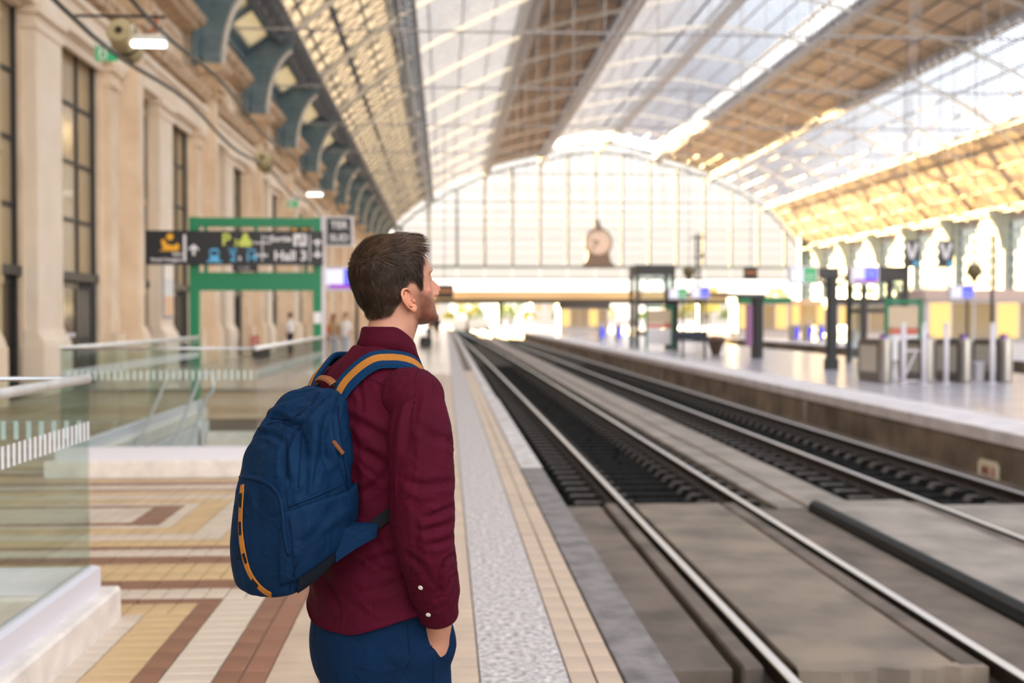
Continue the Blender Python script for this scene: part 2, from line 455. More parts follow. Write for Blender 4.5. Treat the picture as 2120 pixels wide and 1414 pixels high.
# ---- second platform
E2 = 8.36
p2 = MB(); p2.box(E2, 17.3, 3, 230, -1.3, -.14)
mat('platform_gloss', (.46,.43,.47), .24, var=.12, vscale=.8, spec=.6)
plat2 = p2.build('platform', M['concrete_brown'], kind='structure', label='second platform with a dirty wall and polished grey floor')
t2 = MB(); t2.box(9.55, 17.25, 3, 230, -.14, -.118); t2.build('paving', M['platform_gloss'], plat2, label='polished grey floor reflecting the gates')
mat('coping', (.70,.64,.64), .6, var=.2, vscale=2.5)
for k in range(40):
    b = MB(); L = 2.4; b.bev(E2-.05, 9.545, 10+k*L+.004, 10+(k+1)*L-.004, -.32, -.115, .015); b.build('coping_slab', M['coping'], plat2)
b = MB(); b.box(E2-.05, 9.545, 106, 230, -.32, -.117); b.build('coping_slab', M['coping'], plat2)
for k in range(5):
    b = MB(); yy = 24.6+k*.0
p2wall = MB(); mat('grimy_wall', (.22,.165,.115), .85, var=.6, vscale=.9, bump=.4, bscale=8, col2=(.09,.065,.045), detail=9)
p2wall.box(E2-.03, E2, 4, 230, -1.1, -.33); p2wall.build('wall_face', M['grimy_wall'], plat2, label='grimy brown wall below the platform edge')
p3 = MB(); p3.box(22.0, 31.5, 20, 230, -1.3, -.10)
plat3 = p3.build('platform', M['coping'], kind='structure', label='third platform beyond the second, pale floor')
b = MB(); b.box(21.96, 22.0, 20, 230, -1.1, -.12); b.build('wall_face', M['grimy_wall'], plat3)
p4 = MB(); p4.box(36.5, 50, 20, 230, -1.3, -.10)
p4.build('platform', M['coping'], kind='structure', label='farthest platform along the glazed wall')

# ------------------------------------------------------------------ left facade
NB = range(-3, 14)
def BY(n): return 10.12*n            # bay offset, bay 0 has its window at y 24.9 - 30.3
wl = MB()
wl.box(-11.0, -9.6, Y_BACK, 162, -.1, 12.0)               # back wall
for n in NB:
    o = BY(n)
    wl.box(-9.6, -8.5, 29.17+o, 31.45+o, -.05, 7.87); wl.box(-9.6, -8.5, 34.05+o, 35.62+o, -.05, 7.87)       # pier
wl.box(-9.6, -8.5, Y_BACK, 162, 7.87, 9.3)
wl.box(-9.8, -9.0, Y_BACK, 162, 9.3, 12.0)
wall_left = wl.build('wall_left', M['wall_stone'], kind='structure', label='pale stone station facade with tall windows and pilasters')
ar = MB(); ar.box(-8.5, -8.18, Y_BACK, 161, 7.87, 8.15); ar.box(-8.5, -8.26, Y_BACK, 161, 8.15, 8.62); ar.box(-8.5, -8.15, Y_BACK, 161, 8.62, 8.78)
ar.build('architrave', M['wall_pale'], wall_left)
cn = MB()
prof = [(-8.5, 8.95), (-8.3, 8.98), (-8.25, 9.1), (-8.05, 9.18), (-8.0, 9.32), (-9.0, 9.45)]
cn.prism(prof, Y_BACK, 161, 'xz')
prof = [(-9.0, 11.35), (-8.75, 11.4), (-8.7, 11.55), (-8.35, 11.68), (-8.25, 11.95), (-9.0, 12.05)]
cn.prism(prof, Y_BACK, 161, 'xz')
cn.build('cornice', M['cornice_stone'], wall_left, label='projecting weathered cornices')
dn = MB()
for n in NB:
    for k in range(22):
        y = BY(n) + 31.4 + .42*k
        dn.box(-8.3, -8.08, y, y+.22, 8.98, 9.16); dn.box(-8.75, -8.42, y, y+.2, 11.4, 11.6)
dn.build('dentils', M['cornice_stone'], wall_left, kind='stuff')
# one bay of stonework pieces, copied along the wall
def pier_A():
    b = MB(); X = -8.22; y0, y1 = 23.97, 25.52
    b.box(-8.5, X, y0, y1, 0, 7.4)
    b.box(-8.5, X+.04, y0-.05, y1+.05, 7.4, 7.5); b.box(-8.5, X, y0, y1, 7.5, 7.7); b.box(-8.5, X+.12, y0-.1, y1+.1, 7.7, 7.87)
    b.box(-8.5, X+.15, y0-.12, y1+.12, 0, 1.0)
    b.prism([(-8.5, 1.0), (X+.15, 1.0), (X+.12, 1.12), (X+.05, 1.18), (X, 1.34), (-8.5, 1.34)], y0-.06, y1+.06, 'xz')
    return b.mesh('pilaster', M['wall_pale'])
def pier_B():
    b = MB()
    b.box(-8.5, -7.95, 30.72, 31.25, 0, 9.15); b.box(-8.5, -8.30, 29.4, 30.15, 0, 7.3); b.box(-8.5, -8.22, 29.33, 30.22, 7.3, 7.42); b.box(-8.5, -8.16, 29.27, 30.3, 7.66, 7.87); b.box(-8.5, -8.26, 29.35, 30.2, 7.42, 7.66)
    b.box(-8.5, -8.16, 29.3, 30.25, 0, 1.2)
    b.box(-8.5, -7.82, 30.6, 31.37, 0, 1.05); b.prism([(-8.5, 1.05), (-7.82, 1.05), (-7.86, 1.2), (-7.95, 1.36), (-8.5, 1.36)], 30.66, 31.31, 'xz')
    return b.mesh('pilaster', M['wall_stone'])
def cap_B():
    b = MB(); y0, y1 = 30.55, 31.75
    b.box(-8.5, -7.8, y0+.1, y1-.1, 9.15, 9.3); b.box(-8.5, -7.72, y0+.05, y1-.05, 9.42, 9.6); b.box(-8.5, -7.85, y0+.12, y1-.12, 9.3, 10.0)
    b.prism([(-8.5, 10.0), (-7.85, 10.0), (-7.6, 10.15), (-7.5, 10.3), (-8.5, 10.35)], y0-.05, y1+.05, 'xz')
    for q in (y0+.2, y1-.4): b.box(-7.85, -7.76, q, q+.2, 9.62, 9.98)
    return b.mesh('capital', M['cornice_stone'])
def panel_up():
    b = MB(); y0, y1 = 32.2, 40.0
    for z0, z1 in ((9.7, 9.82), (10.98, 11.1)): b.box(-9.0, -8.88, y0, y1, z0, z1)
    for q in (y0, y0+2.6, y0+5.2, y1-.12): b.box(-9.0, -8.88, q, q+.14, 9.7, 11.1)
    b.box(-9.0, -8.6, 31.0, 32.0, 9.4, 11.4); b.box(-9.0, -8.5, 30.9, 32.1, 11.2, 11.4)
    b.box(-8.47, -8.1, 34.0, 35.2, 9.4, 9.66); b.prism([(-8.5, 9.66), (-8.12, 9.66), (-8.3, 10.1), (-8.5, 10.2)], 34.3, 34.9, 'xz')
    return b.mesh('upper_panel', M['wall_pale'])
def frame_lintel():
    b = MB(); b.box(-8.52, -8.40, 25.5, 29.3, 7.62, 7.87); b.box(-8.85, -8.45, 25.5, 29.2, 7.8, 7.95); b.box(-8.85, -8.45, 21.3, 24.0, 7.8, 7.95)
    return b.mesh('lintel', M['wall_pale'])
pieces = [('pilaster', pier_A()), ('pilaster', pier_B()), ('capital', cap_B()), ('upper_panel', panel_up()), ('lintel', frame_lintel())]
pp = MB(); pp.tube([(-8.2, 31.75, 0), (-8.2, 31.75, 5), (-8.2, 31.75, 9.1)], .13, 10)
for z in (2.2, 4.6, 7.0): pp.lathe([(.17, z), (.17, z+.14)], (-8.2, 31.75, 0), 10)
PIPE = pp.mesh('drainpipe', M['pipe_ochre'], True)
pos = MB(); pos.box(-7.99, -7.96, 23.75, 24.5, 1.75, 3.35); 
for n in NB:
    for nm, me in pieces: obj(nm, me, wall_left, (0, BY(n), 0))
    obj('drainpipe', PIPE, wall_left, (0, BY(n), 0))
# windows with doors below them
GX = -8.70
def window_me(y0, n, w):
    fr = MB()
    for k in range(n+1): fr.box(GX-.06, GX+.06, y0+w*k-.05, y0+w*k+.05, 2.5, 7.85)
    for k in range(5): fr.box(GX-.045, GX+.045, y0, y0+n*w, 2.5+1.335*k-.045, 2.5+1.335*k+.045)
    for y in (y0+.02, y0+n*w-.02): fr.box(GX-.1, GX+.1, y-.06, y+.06, 0, 7.87)
    fr.box(GX-.12, GX+.18, y0, y0+n*w, 2.42, 2.62)
    return fr.mesh('window_frame', M['window_bar'])
pb = MB(); pb.box(GX-.01, GX+.005, -.56, .56, -.625, .625); PANE = pb.mesh('pane', M['window_dim'])
WF = window_me(25.55, 3, 1.2); WF2 = window_me(21.45, 2, 1.24)
def door_leaf(w):
    d = MB()
    for y in (0, w-.13): d.box(-.04, .04, y, y+.13, 0, 2.42)
    for z in (0, 2.24): d.box(-.03, .03, 0, w, z, z+.14)
    d.box(-.025, .025, 0, w, 1.0, 1.08)
    return d.mesh('door_leaf', M['door_black'])
DL = door_leaf(1.19)
db = MB(); db.box(-.006, .006, .09, 1.10, .1, 2.26); DG = db.mesh('door_glass', M['door_glass_dark'])
sb_ = MB()
for k in range(3): sb_.box(.007, .010, .12+.35*k, .40+.35*k, 1.12, 1.22)
STK = sb_.mesh('safety_sticker', M['white_print'])
ORD = 'first second third fourth fifth sixth seventh eighth ninth tenth eleventh twelfth thirteenth fourteenth fifteenth sixteenth seventeenth eighteenth'.split()
for i, n in enumerate(NB):
    w = obj(f'window_{i+1}', WF, None, (0, BY(n), 0), kind='structure')
    w['label'] = f'tall dark-barred facade window above glazed doors, {ORD[i]} bay of the facade counted from the near end'
    obj('side_frame', WF2, w)
    for a in range(2):
        for b_ in range(4): obj('pane', PANE, w, (0, 22.07+1.24*a, 3.165+1.335*b_))
        d = obj('door_leaf', DL, w, (GX, 21.5+1.24*a, 0)); obj('door_glass', DG, d)
    for a in range(3):
        for b_ in range(4): obj('pane', PANE, w, (0, 26.15+1.20*a, 3.165+1.335*b_))
        d = obj('door_leaf', DL, w, (GX, 25.55+1.20*a, 0))
        if a == 2: d.rotation_euler = (0, 0, math.radians(180-32)); d.location = (GX+.1, 29.05, 0)
        obj('door_glass', DG, d); obj('safety_sticker', STK, d)

# ------------------------------------------------------------------ roof
PX = [(-6.7, 13.5), (-2.0, 17.15), (5.7, 21.0), (13.2, 22.95), (21.2, 24.3), (29.2, 22.95), (36.9, 20.6), (44.5, 16.6), (49.6, 10.9)]
def outw(p, d):
    v = np.array((p[0]-21.2, p[1]+8.)); v /= np.linalg.norm(v); return (p[0]+v[0]*d, p[1]+v[1]*d)
def spline(pts, m):
    """Catmull-Rom through pts, m steps per span; returns list per span"""
    P = [2*np.array(pts[0])-np.array(pts[1])] + [np.array(p) for p in pts] + [2*np.array(pts[-1])-np.array(pts[-2])]
    out = []
    for i in range(1, len(P)-2):
        s = []
        for k in range(m+1):
            t = k/m
            s.append(tuple(.5*((2*P[i]) + (-P[i-1]+P[i+1])*t + (2*P[i-1]-5*P[i]+4*P[i+1]-P[i+2])*t*t + (-P[i-1]+3*P[i]-3*P[i+1]+P[i+2])*t**3)))
        out.append(s)
    return out
SK = spline([outw(p, 1.15) for p in PX], 4)     # roof skin, 8 bands of 4 steps
LAN = 1.7
for b_ in (3, 4): SK[b_] = [(x, z+LAN) for x, z in SK[b_]]
ceil = empty('ceiling', (0, 0, 0), kind='structure', label='arched hall roof with alternating wood and glass bands')
BAYS = [30.75 + BAY*n for n in range(-4, 13)] + [Y_END]
GLASS_BANDS = (1, 3, 4, 6)
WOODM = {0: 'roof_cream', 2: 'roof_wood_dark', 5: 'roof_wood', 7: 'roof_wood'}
# solid bands: boarding panels per bay, added translucent sheets on band 0
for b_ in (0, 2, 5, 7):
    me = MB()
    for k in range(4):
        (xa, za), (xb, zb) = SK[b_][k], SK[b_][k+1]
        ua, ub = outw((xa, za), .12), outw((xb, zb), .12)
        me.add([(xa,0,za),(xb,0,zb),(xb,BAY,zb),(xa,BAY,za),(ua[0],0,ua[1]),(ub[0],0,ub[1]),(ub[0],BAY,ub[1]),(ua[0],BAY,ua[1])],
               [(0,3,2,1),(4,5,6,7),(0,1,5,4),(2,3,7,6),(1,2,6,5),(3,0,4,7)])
    if b_ == 0:                       # translucent sheets in place of boards, added so this band glows
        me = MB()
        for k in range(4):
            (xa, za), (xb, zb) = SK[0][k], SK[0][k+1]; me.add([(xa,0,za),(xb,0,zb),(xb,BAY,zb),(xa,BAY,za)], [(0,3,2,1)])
    mm = me.mesh('roof_panel', M['added_glow_sheet' if b_ == 0 else WOODM[b_]])
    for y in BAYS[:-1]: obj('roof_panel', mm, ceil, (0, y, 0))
# rafters, battens and diagonal bracing under the solid bands
rb = MB()
for b_ in (0, 2, 5, 7):
    for k in (0, 1, 2, 3, 4):
        x, z = outw(SK[b_][k], -.10); rb.bar((x, Y_BACK, z), (x, Y_END, z), .30 if b_ == 0 and k == 2 else .12, .12 if b_ == 0 else .05)
    for y in np.arange(BAYS[0], Y_END, BAY/4 if b_ == 0 else BAY/2):
        for k in range(4):
            a, c = outw(SK[b_][k], -.12), outw(SK[b_][k+1], -.12)
            rb.bar((a[0], y, a[1]), (c[0], y, c[1]), .10, .09 if b_ == 0 else .05)
            if b_ == 0:
                rb.bar((a[0], y, a[1]), (c[0], y+BAY/4, c[1]), .055); rb.bar((c[0], y, c[1]), (a[0], y+BAY/4, a[1]), .055)
rb.build('rafters', M['steel_dark'], ceil, kind='stuff')
# glass bands: bars across, panes between
gb = MB(); gl2 = MB()
for b_ in GLASS_BANDS:
    for y in np.arange(BAYS[0], Y_END+.1, BAY/18):
        for k in range(4):
            a, c = outw(SK[b_][k], -.05), outw(SK[b_][k+1], -.05)
            gb.bar((a[0], y, a[1]), (c[0], y, c[1]), .075, .12, up=(a[0]-21.2, 0, a[1]+8))
    for k in range(5):
        x, z = outw(SK[b_][k], -.12); gl2.bar((x, Y_BACK, z), (x, Y_END, z), .09, .16)
gb.build('glazing_bars', M['steel_pale'], ceil, kind='stuff'); gl2.build('glazing_purlins', M['steel_pale'], ceil, kind='stuff')
for b_ in GLASS_BANDS:
    for k in range(4):
        (xa, za), (xb, zb) = SK[b_][k], SK[b_][k+1]
        me = MB(); me.add([(xa,.02,za),(xb,.02,zb),(xb,BAY-.02,zb),(xa,BAY-.02,za)], [(0,3,2,1)])
        mm = me.mesh('pane', M['roof_glass'])
        for y in BAYS[:-1]: obj('pane', mm, ceil, (0, y, 0))
# lantern sides
for side in (0, 1):
    x, z = outw(PX[3 if side == 0 else 5], 1.15)
    for y in BAYS[:-1]:
        me = MB()
        for k in range(9): me.box(x-.05, x+.05, y+BAY*k/8-.05, y+BAY*k/8+.05, z, z+LAN)
        me.box(x-.1, x+.1, y, y+BAY, z-.1, z+.2); me.box(x-.1, x+.1, y, y+BAY, z+LAN-.15, z+LAN+.1)
        me.build('lantern_frame', M['steel_pale'], ceil)
    pm = MB(); pm.add([(x, Y_BACK, z), (x, Y_END, z), (x, Y_END, z+LAN), (x, Y_BACK, z+LAN)], [(0,1,2,3)])
    pm.build('lantern_glazing', M['gable_glass'], ceil)
# longitudinal lattice girders
GM = ['girder_shaded', 'girder_shaded', 'steel_pale', 'steel_pale', 'steel_pale', 'steel_pale', 'steel_pale', 'steel_pale', 'steel_pale']  # same steel throughout, first two girders coloured darker for shade
for i, p in enumerate(PX):
    q = outw(p, .95); b = MB()
    w = .85 if i in (0, 1) else .62
    for s in (-w/2, w/2):
        b.bar((p[0]+s, Y_BACK, p[1]), (p[0]+s, Y_END, p[1]), .24, .10); b.bar((q[0]+s, Y_BACK, q[1]), (q[0]+s, Y_END, q[1]), .16, .12)
    y = Y_BACK; k = 0
    while y < Y_END:
        for s in (-w/2, w/2):
            b.bar((p[0]+s, y, p[1]), (q[0]+s, y+.7, q[1]), .06); b.bar((q[0]+s, y+.7, q[1]), (p[0]+s, y+1.4, p[1]), .06)
        b.bar((p[0]-w/2, y, p[1]-.05), (p[0]+w/2, y+.7, p[1]-.05), .16, .03); b.bar((p[0]+w/2, y+.7, p[1]-.05), (p[0]-w/2, y+1.4, p[1]-.05), .16, .03)
        y += 1.4
    b.build('lattice_girder', M[GM[i]], ceil)
# arch ribs and tie rods per bay
rib = MB()
for i in range(8):
    S = spline(PX, 4)[i]
    for k in range(4):
        rib.bar((S[k][0], 0, S[k][1]+.45), (S[k+1][0], 0, S[k+1][1]+.45), .12, .26)
RIB = rib.mesh('arch_rib', M['steel_white'])
tie = MB(); tie.tube([(-7.5, 0, 11.7), (20, 0, 11.7), (50, 0, 11.7)], .04, 6)
for p in PX[1:-1]: tie.tube([(p[0], 0, 11.7), (p[0], 0, p[1])], .025, 5)
for a, c in ((9.5, 21.9), (17.2, 23.6), (25.2, 23.6), (33, 21.9)): tie.tube([(a, 0, 11.7), (a, 0, c)], .02, 5)
TIE = tie.mesh('tie_rod', M['steel_pale'])
for y in BAYS[:-1]:
    obj('arch_rib', RIB, ceil, (0, y+.5, 0)); obj('tie_rod', TIE, ceil, (0, y+.5, 0))
# curved steel brackets from the capitals to the first girder (both sides)
def bracket_me(sgn, x0, m0):
    b = MB(); n = 14
    arc = [(x0+sgn*(.30+1.55*(1-math.cos(t))), 10.35+3.0*math.sin(t)) for t in np.linspace(0, math.pi/2*.80, n)]
    poly = [(x0-sgn*.75, 10.35)] + arc + [(x0+sgn*1.5, 13.9), (x0+sgn*.7, 14.0), (x0-sgn*.75, 12.9)]
    b.mi = 0; b.prism(poly, -.14, .14, 'xz')
    xa, xb = sorted((x0-sgn*.3, x0+sgn*.28)); b.box(xa, xb, -.42, .42, 10.35, 10.75)
    b.box(*sorted((x0-sgn*.72, x0-sgn*.45)), -.4, .4, 10.35, 12.9)
    b.mi = 1
    for a, c in zip(arc[:-1], arc[1:]): b.bar((a[0], 0, a[1]), (c[0], 0, c[1]), .42, .09)
    return b.mesh('bracket', [M[m0], M['steel_white']])
BR = bracket_me(1, -8.05, 'steel_blue')
ea = MB(); ea.box(-9.3, -8.85, Y_BACK, Y_END, 12.05, 12.7); ea.box(-8.9, -8.6, Y_BACK, Y_END, 12.55, 12.8)
ea.prism([(-9.2, 12.7), (-8.45, 13.15), (-8.45, 13.3), (-9.2, 12.9)], Y_BACK, Y_END, 'xz'); ea.bar((-7.45, Y_BACK, 13.8), (-7.45, Y_END, 13.8), .30, .30)
ea.build('eaves_beam', M['steel_blue'], ceil)
ep = MB(); q_ = [(-8.47, 13.18), (-6.75, 14.35), (-6.83, 14.45), (-8.55, 13.28)]
ep.prism(q_, .9, BAY*.50, 'xz'); EP1 = ep.mesh('eaves_light', M['eaves_glass'])
ep = MB(); ep.prism(q_, BAY*.58, BAY-.1, 'xz'); EP2 = ep.mesh('eaves_light', M['eaves_glass'])
ep = MB(); ep.prism([(x, z+.02) for x, z in q_], BAY*.49, BAY*.59, 'xz'); ep.prism([(x, z+.02) for x, z in q_], -.12, .92, 'xz'); EP3 = ep.mesh('eaves_rib', M['steel_blue'])
for y in BAYS[:-1]:
    obj('bracket', BR, ceil, (0, y+.4, 0)); obj('eaves_light', EP1, ceil, (0, y, 0)); obj('eaves_light', EP2, ceil, (0, y, 0)); obj('eaves_rib', EP3, ceil, (0, y, 0))

# ------------------------------------------------------------------ right glazed wall
XW = 50.4
wr = MB(); wr.box(XW, XW+.5, Y_BACK, 30, -.1, 11.6); wr.box(XW, XW+.5, 30, 162, 10.2, 11.6); wr.box(XW, XW+.5, 30, 162, 3.7, 4.2)
wall_right = wr.build('wall_right', M['steel_pale'], kind='structure', label='glazed side wall of the hall beyond the platforms')
cl = MB(); cl.bev(XW-.5, XW+.3, -.45, .45, -.1, 11.2, .06); cl.box(XW-.6, XW+.3, -.6, .6, 7.6, 8.0)
COL = cl.mesh('column', M['steel_hazy'])
BRR = bracket_me(-1, XW-.45, 'steel_hazy')
wf = MB()
for z in (2.6, 4.2, 5.2, 6.2, 7.2, 8.2, 9.2, 10.15): wf.box(XW-.06, XW+.06, .3, BAY-.3, z-.09, z+.09)
for k in range(15): wf.box(XW-.04, XW+.04, .4+k*(BAY-.8)/14-.06, .4+k*(BAY-.8)/14+.06, 0, 10.2)
WFR = wf.mesh('window_frame', M['steel_hazy'])
pr_ = MB(); pr_.box(XW+.02, XW+.035, .4, BAY-.4, 0, 1); 
for i, y in enumerate([q for q in BAYS[:-1] if q > 45]):
    w = obj(f'window_{i+18}', WFR, None, (0, y, 0), kind='structure', label=f'tall mullioned window of the glazed side wall, {ORD[i]} bay counted from the near end')
    for z0, z1 in ((.1, 2.5), (2.7, 4.1), (4.3, 5.1), (5.3, 6.1), (6.3, 7.1), (7.3, 8.1), (8.3, 9.1), (9.3, 10.05)):
        m_ = MB(); m_.box(XW+.02, XW+.035, .4, BAY-.4, z0, z1); m_.build('pane', M['wall_glass'], w)
    obj('column', COL, wall_right, (0, y, 0)); obj('bracket', BRR, wall_right, (0, y, -2.75))

# ------------------------------------------------------------------ end gable
gable = empty('wall_back', (0, 0, 0), kind='structure', label='huge arched glazed end wall of the hall')
inner = sum([s[:-1] for s in spline([outw(p, .0) for p in PX], 6)], []) + [PX[-1]]
outer = sum([s[:-1] for s in spline([outw(p, 1.05) for p in PX], 6)], []) + [outw(PX[-1], 1.05)]
inner = [(-7.6, 11.2), (-7.3, 12.4)] + inner + [(49.9, 10.2), (50.1, 9.2)]
outer = [(-8.5, 11.4), (-8.2, 12.9)] + outer + [(50.9, 10.3), (51.1, 9.2)]
a_ = MB()
for a, c in zip(inner[:-1], inner[1:]): a_.bar((a[0], Y_END, a[1]), (c[0], Y_END, c[1]), .26, .26)
a_.build('arch_beam', M['steel_dark'], gable)
a_ = MB()
for a, c in zip(outer[:-1], outer[1:]): a_.bar((a[0], Y_END, a[1]+.15), (c[0], Y_END, c[1]+.15), .6, .35)
a_.build('arch_beam', M['steel_dark'], gable)
for i, p in enumerate(PX):
    q = outw(p, 1.05); s = MB(); s.bar((p[0], Y_END, p[1]-.6), (q[0], Y_END, q[1]), .34, .3); s.build('spoke', M['steel_dark'], gable)
def arch_z(x):
    xs = [p[0] for p in inner]; zs = [p[1] for p in inner]; return float(np.interp(x, xs, zs))
mx = [1.6+3.82*k for k in range(-2, 13)]
for x in mx:
    s = MB(); s.box(x-.19, x+.19, Y_END-.05, Y_END+.05, 8.4, arch_z(x)); s.build('mullion', M['steel_dark'], gable)
hb = MB(); hb.box(-8.2, 50.4, Y_END-.25, Y_END+.25, 8.25, 8.6); hb.build('beam', M['steel_dark'], gable)
hb = MB(); hb.box(-8.2, 50.4, Y_END-.15, Y_END+.15, 6.7, 6.95); hb.build('beam', M['steel_dark'], gable)
gbr = MB()
for z in np.arange(9.8, 24, 1.25):
    xs = [x for x in np.arange(-7, 49.6, .5) if arch_z(x) > z]
    if xs: gbr.box(min(xs), max(xs), Y_END-.03, Y_END+.03, z-.03, z+.03)
gbr.build('glazing_bars', M['steel_dark'], gable, kind='stuff')
ex = [-7.3] + mx + [49.8]
for xa, xb in zip(ex[:-1], ex[1:]):
    if xb - xa < .3: continue
    pts = [(xa+.01, 8.6)] + [(xb-.01, 8.6)] + [(x, arch_z(x)-.12) for x in np.linspace(xb-.01, xa+.01, 5)]
    s = MB(); s.prism(pts, Y_END+.05, Y_END+.065, 'xz'); s.build('pane', M['gable_glass'], gable)
for xa, xb in zip(ex[:-1], ex[1:]):
    s = MB(); s.box(xa+.02, xb-.02, Y_END+.05, Y_END+.065, 6.95, 8.25); s.build('pane', M['gable_glass'], gable)
for k in range(len(PX)-1):
    S0, S1 = spline(PX, 4)[k], spline([outw(p, .95) for p in PX], 4)[k]
    s = MB(); s.prism([(x, z) for x, z in S0] + [(x, z) for x, z in S1[::-1]], Y_END+.05, Y_END+.065, 'xz'); s.build('pane', M['gable_glass'], gable)
# lantern end arc
s = MB()
for a, c in zip((SK[3]+SK[4])[:-1], (SK[3]+SK[4])[1:]):
    if a != c: s.bar((a[0], Y_END, a[1]), (c[0], Y_END, c[1]), .3, .2)
s.build('arch_beam', M['steel_pale'], gable)
for x in (-7.6, 49.9):
    s = MB(); s.box(x-.5, x+.5, Y_END-.6, Y_END+.4, -.2, 12.5); s.build('column', M['steel_blue'], gable)
# ------------------------------------------------------------------ the traveller and his backpack
from mathutils.bvhtree import BVHTree
TH = math.radians(55)
PO = np.array((-.156, 2.74, 0.))
PR = np.array((math.cos(TH), -math.sin(TH), 0)); PD = np.array((math.sin(TH), math.cos(TH), 0))
def W(p):
    p = np.atleast_2d(np.array(p, float)); return PO + p[:, :1]*PR + p[:, 1:2]*PD + p[:, 2:3]*np.array((0, 0, 1.))
def Linv(w):
    w = np.atleast_2d(np.array(w, float)) - PO; return np.stack([w@PR, w@PD, w[:, 2]], 1)

def _h(i): return (np.sin(i[..., 0]*127.1+i[..., 1]*311.7+i[..., 2]*74.7)*43758.5453) % 1.0
def vnoise(p):
    p = np.asarray(p, float); i = np.floor(p); f = p-i; f = f*f*(3-2*f); r = 0
    for a in (0, 1):
        for b in (0, 1):
            for c in (0, 1):
                w = (f[:, 0] if a else 1-f[:, 0])*(f[:, 1] if b else 1-f[:, 1])*(f[:, 2] if c else 1-f[:, 2])
                r = r + w*_h(i+np.array((a, b, c)))
    return r*2-1
def fbm(p, o=3): return sum(vnoise(np.asarray(p)*2**k+k*17.3)/2**k for k in range(o))

def ring(u0, v0, a, b, z, n=40, e=2.3, rot=0.):
    t = np.linspace(0, 2*math.pi, n, endpoint=False)
    c, s = np.cos(t), np.sin(t)
    x = a*np.sign(c)*np.abs(c)**(2/e); y = b*np.sign(s)*np.abs(s)**(2/e)
    return [(u0+X*math.cos(rot)-Y*math.sin(rot), v0+X*math.sin(rot)+Y*math.cos(rot), z) for X, Y in zip(x, y)]
def interp_rings(keys, n):
    """keys: rows of parameters, last column is z; smooth resample"""
    K = np.array(keys, float); s = np.linspace(0, len(K)-1, n)
    sp = spline([tuple(k) for k in K], max(2, n//(len(K)-1)))
    return np.array(sum([q[:-1] for q in sp], []) + [sp[-1][-1]])
def ellipsoid(mb, c, r, n=16, m=10):
    rings = []
    for i in range(1, m):
        t = math.pi*i/m
        rings.append([(c[0]+r[0]*math.sin(t)*math.cos(a), c[1]+r[1]*math.sin(t)*math.sin(a), c[2]+r[2]*math.cos(t)) for a in np.linspace(0, 2*math.pi, n, endpoint=False)])
    mb.loft(rings)
def remesh(mb, voxel, smooth=4, fac=.5):
    me = bpy.data.meshes.new('tmp'); me.from_pydata(mb.v, [], mb.f)
    bm = bmesh.new(); bm.from_mesh(me); bmesh.ops.recalc_face_normals(bm, faces=bm.faces); bm.to_mesh(me); bm.free()
    o = bpy.data.objects.new('tmp', me); C.objects.link(o)
    r = o.modifiers.new('r', 'REMESH'); r.mode = 'VOXEL'; r.voxel_size = voxel
    if smooth:
        s = o.modifiers.new('s', 'SMOOTH'); s.iterations = smooth; s.factor = fac
    dg = bpy.context.evaluated_depsgraph_get()
    out = bpy.data.meshes.new_from_object(o.evaluated_get(dg))
    bpy.data.objects.remove(o); bpy.data.meshes.remove(me)
    return out
def get_v(me):
    a = np.empty(len(me.vertices)*3); me.vertices.foreach_get('co', a); return a.reshape(-1, 3)
def get_n(me):
    a = np.empty(len(me.vertices)*3); me.vertices.foreach_get('normal', a); return a.reshape(-1, 3)
def set_v(me, v): me.vertices.foreach_set('co', np.asarray(v, float).ravel()); me.update()
def finish(me, name, mats, parent=None, smooth=True, **kw):
    me.name = name; me.materials.clear()
    for m in (mats if isinstance(mats, (list, tuple)) else [mats]): me.materials.append(m)
    if smooth: me.polygons.foreach_set('use_smooth', [True]*len(me.polygons))
    o = bpy.data.objects.new(name, me); C.objects.link(o)
    if parent: o.parent = parent
    return tag(o, **kw)
def place(o):
    o.location = PO; o.rotation_euler = (0, 0, -TH); return o
# rays from a pixel of the frame, to lay seams and trims on the surfaces they belong to
_fw = np.array((math.sin(YAW)*math.cos(PITCH), math.cos(YAW)*math.cos(PITCH), -math.sin(PITCH)))
_rt = np.array((math.cos(YAW), -math.sin(YAW), 0)); _up = np.cross(_rt, _fw); _cc = np.array((0, 0, 1.6))
def pray(x, y):
    d = _fw+_rt*(x-1060)/F+_up*(707-y)/F; return d/np.linalg.norm(d)
def bvh_of(*mes):
    V, P = [], []
    for me in mes:
        n = len(V); V += [Vector(W(v.co)[0]) for v in me.vertices]; P += [[i+n for i in p.vertices] for p in me.polygons]
    return BVHTree.FromPolygons(V, P)
def onto(bv, pts, lift=0.0):
    """pixel polyline -> person-local points (and normals) on a surface"""
    out, nn = [], []
    for x, y in pts:
        h = bv.ray_cast(Vector(_cc), Vector(pray(x, y)))
        if h[0] is None: continue
        n = np.array(h[1]);
        if n @ pray(x, y) > 0: n = -n
        out.append(np.array(h[0])+n*lift); nn.append(n)
    if not out: return np.zeros((0, 3)), np.zeros((0, 3))
    return Linv(out), np.stack([np.array(nn)@PR, np.array(nn)@PD, np.array(nn)[:, 2]], 1)
def dense(pts, step=7):
    """smooth pixel polyline, resampled"""
    sp = spline([tuple(map(float, p)) for p in pts], 8); P = np.array(sum([s[:-1] for s in sp], []) + [sp[-1][-1]])
    L = np.concatenate([[0], np.cumsum(np.linalg.norm(np.diff(P, axis=0), axis=1))]); n = max(3, int(L[-1]/step))
    q = np.linspace(0, L[-1], n); return [(np.interp(t, L, P[:, 0]), np.interp(t, L, P[:, 1])) for t in q]
